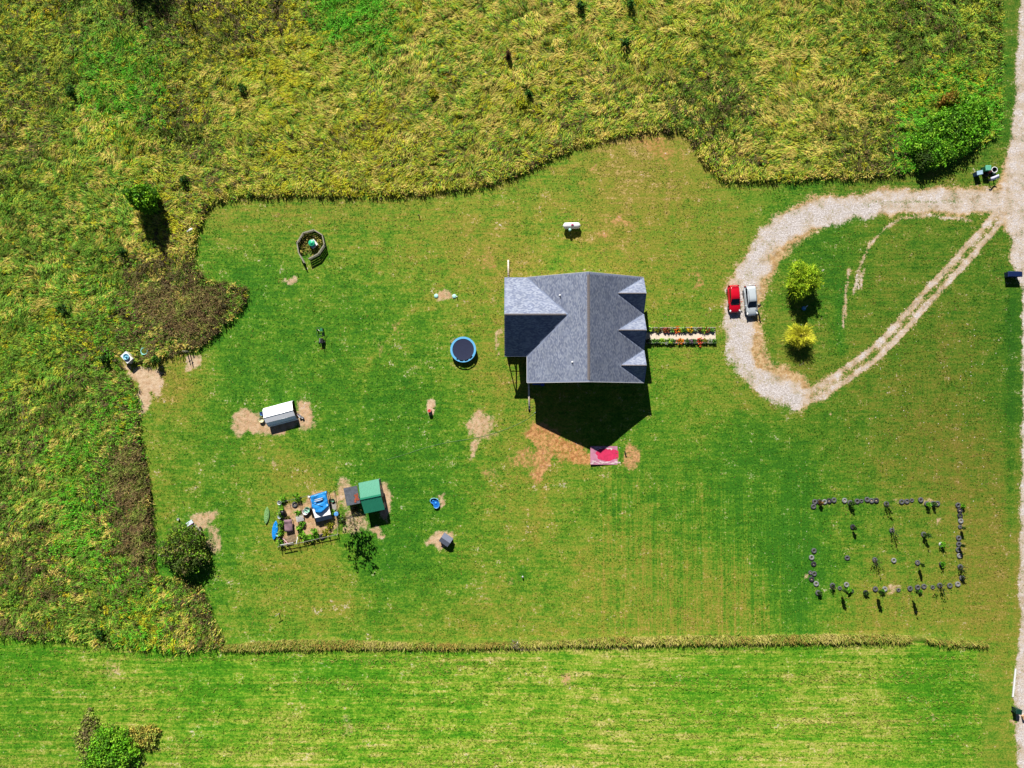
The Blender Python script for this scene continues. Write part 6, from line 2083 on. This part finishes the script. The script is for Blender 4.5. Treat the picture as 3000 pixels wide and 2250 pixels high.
# ------------------------------------------------------------------ plants in the garden pen
GP_ = [(869, 1454, .62, .9, 'bright green creeper on the north pen fence'), (828, 1463, .5, .7, 'green creeper at the north west pen corner'), (823, 1490, .4, 1.0, 'creeper on the upper west pen fence'), (822, 1506, .4, .9, 'creeper on the west fence between two buckets'), (821, 1535, .4, .9, 'creeper on the west fence beside the mauve bench'),
       (821, 1562, .4, .9, 'creeper on the lower west fence above the blue kayak bow'), (819, 1590, .45, .9, 'creeper at the south west pen corner'), (874, 1504, .5, .5, 'leafy plant behind the white slatted crate'), (884, 1535, .5, .5, 'leafy plant below the white slatted crate'), (876, 1548, .45, .45, 'leafy plant in the middle row of the pen'),
       (884, 1565, .55, .6, 'leafy plant beside the pallets'), (892, 1575, .55, .6, 'green plant in the south bed nearest the pallets'), (908, 1575, .55, .6, 'green plant in the middle of the south pen bed'), (925, 1571, .5, .55, 'green plant at the east end of the south pen bed'), (921, 1557, .42, .8, 'bright tomato like plant standing alone in the pen'),
       (955, 1560, .6, .5, 'yellow green weeds south of the coop'), (968, 1540, .6, .5, 'yellow green weeds below the white coop sheet'), (970, 1500, .4, .7, 'weeds along the east side of the coop'), (842, 1518, .3, .4, 'small wilted plant north of the mauve bench'), (1000, 1516, .35, .5, 'green plant beside the black bucket'), (1040, 1493, .5, .4, 'brown weeds under the lean-to edge')]
for (a, b, r_, h, lab) in GP_:
    pal = [P(110, 176, 30, 1.35), P(84, 150, 24, 1.3), P(140, 196, 50, 1.35)]
    if 'yellow' in lab: pal = [P(170, 176, 40, 1.3), P(140, 140, 40, 1.3)]
    if 'brown' in lab or 'wilted' in lab: pal = [P(130, 124, 60, 1.2), P(100, 96, 44, 1.2)]
    t = thing('garden_plant', lab, 'plant', base(a, b, h * .6), group='plants in the garden pen')
    MB().tube((0, 0, 0), (0, 0, h * .6), .02, .012, 5).build('stem', dark_timber, t)
    clump_crown(t, r_, r_, .05, h, 26, 7, .15, pal, rt, name='leaves', clump=.16, hollow=.3)

# ------------------------------------------------------------------ the square of half-buried tyres
def tyre_mesh(name, R0, r_, m):
    t = MB()
    prof = [(R0 - r_ * 1.9, .02), (R0 - r_ * 1.95, .10), (R0 - r_ * 1.6, .17), (R0 - r_ * .9, .2), (R0 - .03, .17), (R0, .12), (R0, .05), (R0 - .04, .0)]
    t.lathe(prof, 22, cap=False)
    return t
tyre_old = mat('faded_tyre', C(86, 88, 90), .85, var=.3, scale=9)
tyre_pale = mat('bleached_tyre', C(128, 130, 128), .85, var=.25, scale=9)
tyre_dark = mat('dark_tyre', C(46, 47, 52), .8, var=.3, scale=9)
tyre_white = mat('white_painted_tyre', C(206, 206, 202), .7, var=.12)
fill_m = [mat('grass_fill', P(110, 130, 44, 1.0), .95, var=.3, scale=9), mat('sand_fill', P(196, 176, 150), .95, var=.2, scale=9), soil_m]
proto = {}
def tyre(label, px, py, sc, m, fill, group):
    key = (m.name, fill)
    if key not in proto:
        o = thing('tyre', label, 'tyre', (0, 0, 0))
        t = tyre_mesh('tyre', .37, .12, m).build('casing', m, o)
        tr = MB()
        for k in range(22):
            a = 2 * math.pi * (k + .5) / 22
            tr.box((math.cos(a) * .37, math.sin(a) * .37, .09), (.02, .05, .12), rz=a)
        tr.build('tread_block', m, o)
        MB().lathe([(.16, .05), (.10, .07), (.01, .08)], 14).build('filling', fill_m[fill], o)
        proto[key] = o
    else:
        o = copy_tree(proto[key])
    o.location = at(px, py, -.01)
    o.scale = (sc, sc, sc)
    o.rotation_euler = (rt.normal() * .05, rt.normal() * .05, rt.uniform(0, 6.28))
    tag(o, label, 'tyre', group)
    return o
Z = lambda zx, zy: (2350 + zx / 4.148, 1430 + zy / 4.148)
ROWS = {'north': [(135, 222), (150, 165), (207, 165), (268, 165), (325, 155), (383, 145), (512, 150), (580, 175), (665, 158), (717, 155), (787, 138), (840, 152), (897, 150), (1020, 190), (1205, 165), (1268, 160), (1330, 148), (1437, 143), (1510, 190), (1585, 185), (1640, 187)],
        'west': [(140, 760), (112, 842), (137, 920), (97, 1025), (143, 1038), (112, 1105), (168, 1160)],
        'south': [(190, 1270), (365, 1180), (455, 1215), (535, 1172), (600, 1250), (770, 1270), (885, 1225), (1000, 1225), (1167, 1237), (1307, 1218), (1400, 1203), (1475, 1193), (1583, 1203), (1668, 1180), (1790, 1183), (1887, 1165)],
        'east': [(1888, 205), (1912, 270), (1915, 335), (1922, 398), (1915, 470), (1898, 605), (1900, 680), (1893, 748), (1907, 820), (1917, 955), (1937, 1090)]}
pale_ = {('north', 3), ('north', 6), ('south', 7), ('south', 3), ('south', 15), ('west', 6), ('east', 3), ('east', 8), ('west', 1)}
dark_ = {('north', 4), ('north', 12), ('east', 1), ('east', 2), ('west', 2), ('west', 5), ('south', 5), ('south', 4), ('north', 2)}
small_ = {('south', 2), ('south', 8), ('south', 12), ('east', 4), ('north', 9), ('west', 3), ('north', 16), ('south', 4)}
for row, pts in ROWS.items():
    frm = 'west' if row in ('north', 'south') else 'north'
    for i, (a, b) in enumerate(pts):
        k = (row, i)
        m = tyre_pale if k in pale_ else tyre_dark if k in dark_ else tyre_old
        w_ = 'pale' if k in pale_ else 'dark' if k in dark_ else 'grey'
        sc = .8 if k in small_ else 1.04
        tyre('%s tyre, %s from the %s end of the %s row' % (('small ' if k in small_ else '') + w_, ORD[i], frm, row), *Z(a, b), sc, m, int(rt.integers(0, 3)), 'tyres set out in a square')
INNER = [((612, 470), tyre_dark, 'dark tyre holding a stumpy dark plant inside the square'), ((1088, 512), tyre_old, 'grey tyre with a thin whippy sapling inside the square'), ((1473, 560), tyre_old, 'grey tyre under a bushy dark sapling inside the square'),
         ((1690, 685), tyre_white, 'white painted tyre half hidden by a green bush'), ((545, 845), tyre_old, 'empty grey tyre in the west middle of the square'), ((880, 870), tyre_old, 'grey tyre with a forked sapling in the middle of the square'),
         ((1110, 878), tyre_pale, 'pale empty tyre in the middle of the square'), ((1398, 905), tyre_old, 'grey tyre with a tall thin sapling, east of the pale empty one'), ((1690, 925), tyre_dark, 'dark tyre hidden under the lower green bush')]
for (a, b), m, lab in INNER:
    tyre(lab, *Z(a, b), 1.0, m, int(rt.integers(0, 3)), 'tyres standing inside the square')
tyre('old grey tyre standing as a planter in the garden pen', 864, 1478, 1.15, tyre_old, 1, None)
tyre('black tyre with a pale filling beside the tarp coop', 913, 1494, 1.05, tyre_dark, 1, None)
tyre('black tyre leaning at the south fence of the garden pen', 944, 1572, 1.15, tyre_dark, 2, None)

SG = [P(40, 70, 26, 1.2), P(58, 92, 28, 1.2), P(76, 112, 34, 1.2)]
def tyre_sapling(label, zx, zy, h, r_, style, pal=SG):
    p = at(*Z(zx, zy), .05)
    t = thing('planted_sapling', label, 'sapling', p, group='saplings planted in the tyres')
    if style == 'column':
        MB().tube((0, 0, 0), (0, 0, h * .95), .025, .01, 6).build('stem', bark_m, t)
        clump_crown(t, r_, r_, h * .42, h, 60, 8, .13, pal, rt, name='crown', clump=.09, hollow=.2, hang=True)
    elif style == 'whips':
        b = MB()
        L2 = []
        for k in range(11):
            a = rt.uniform(0, 6.283); e = rt.uniform(.75, 1.35)
            q = Vector((math.cos(a) * math.cos(e), math.sin(a) * math.cos(e), math.sin(e))) * h * rt.uniform(.6, 1.0)
            b.tube((0, 0, .0), q, .018, .010, 4)
            for j in range(7):
                L2.append(np.array(q) * rt.uniform(.4, 1.0) + rt.normal(size=3) * .06)
        b.build('stem', bark_m, t)
        L2 = np.array(L2)
        quads('leaves', leaf_quads(L2, .13, rt, .3, True), leaf_m, parent=t, cols=cols_of(len(L2), pal, rt))
    else:
        MB().tube((0, 0, 0), (0, 0, h * .6), .02, .01, 5).build('stem', bark_m, t)
        clump_crown(t, r_, r_, .08, h, 30, 7, .14, pal, rt, name='crown', clump=.14, hollow=.3)
LG = [P(80, 150, 20, 1.3), P(110, 172, 26, 1.3)]
tyre_sapling('bushy sapling in the north row, eighth tyre', 583, 178, 1.4, .26, 'bush')
tyre_sapling('many stemmed sapling in the lone tyre of the north row', 1020, 195, 2.0, .5, 'whips')
tyre_sapling('short sapling in the nineteenth tyre of the north row', 1512, 190, .9, .22, 'bush', LG)
tyre_sapling('short dark sapling in the twentieth tyre of the north row', 1587, 190, .8, .2, 'bush')
tyre_sapling('stumpy dense dark plant inside the tyre square', 612, 475, 1.2, .17, 'column')
tyre_sapling('thin whippy sapling inside the tyre square', 1090, 516, 1.9, .25, 'whips')
tyre_sapling('bushy dark sapling on the east side inside the square', 1475, 566, 1.55, .32, 'bush')
tyre_sapling('low bright green bush in the white painted tyre', 1697, 680, .85, .4, 'bush', LG)
tyre_sapling('forked sapling in the middle of the tyre square', 882, 875, 1.8, .3, 'whips')
tyre_sapling('tall thin sapling east of the pale empty tyre', 1402, 908, 1.9, .2, 'column')
tyre_sapling('low bright green bush in the dark inner tyre', 1692, 915, .7, .3, 'bush', LG)
tyre_sapling('slim columnar sapling nearest the west end of the south row', 457, 1215, 2.45, .2, 'column')
tyre_sapling('slim columnar sapling in the middle of the south row', 887, 1228, 2.55, .24, 'column')
tyre_sapling('tallest columnar sapling of the south row', 1310, 1222, 2.9, .22, 'column')
tyre_sapling('spreading many stemmed sapling near the east end of the south row', 1672, 1188, 2.1, .5, 'whips')
tyre_sapling('ragged dark plant in the second tyre of the south row', 367, 1190, .9, .25, 'whips')
tyre_sapling('dark plant beside the first tyre of the south row', 200, 1275, .6, .28, 'bush')
tyre_sapling('dark plant in the sixth tyre of the south row', 770, 1275, .6, .26, 'bush')
tyre_sapling('low green plant beside the eighth tyre of the south row', 965, 1255, .45, .3, 'bush', LG)
tyre_sapling('green plant over the fifth tyre of the south row', 560, 1235, .5, .3, 'bush', LG)
tyre_sapling('small green plant below the eleventh tyre of the south row', 1430, 1255, .35, .25, 'bush', LG)
tyre_sapling('thin sapling in the fifth tyre of the east row', 1917, 475, 1.2, .15, 'column')
tyre_sapling('thin sapling in the seventh tyre of the east row', 1903, 684, 1.4, .2, 'column')
tyre_sapling('sapling in the tenth tyre of the east row', 1919, 960, 1.2, .2, 'whips')
tyre_sapling('sapling in the southernmost tyre of the east row', 1939, 1094, .9, .2, 'whips')
tyre_sapling('green shoots beside the first tyre of the east row', 1945, 215, .5, .25, 'bush', LG)
tyre_sapling('rusty leaved plant in the third tyre of the north row', 212, 175, .8, .24, 'bush', [P(150, 110, 60, 1.2), P(110, 90, 40, 1.2)])
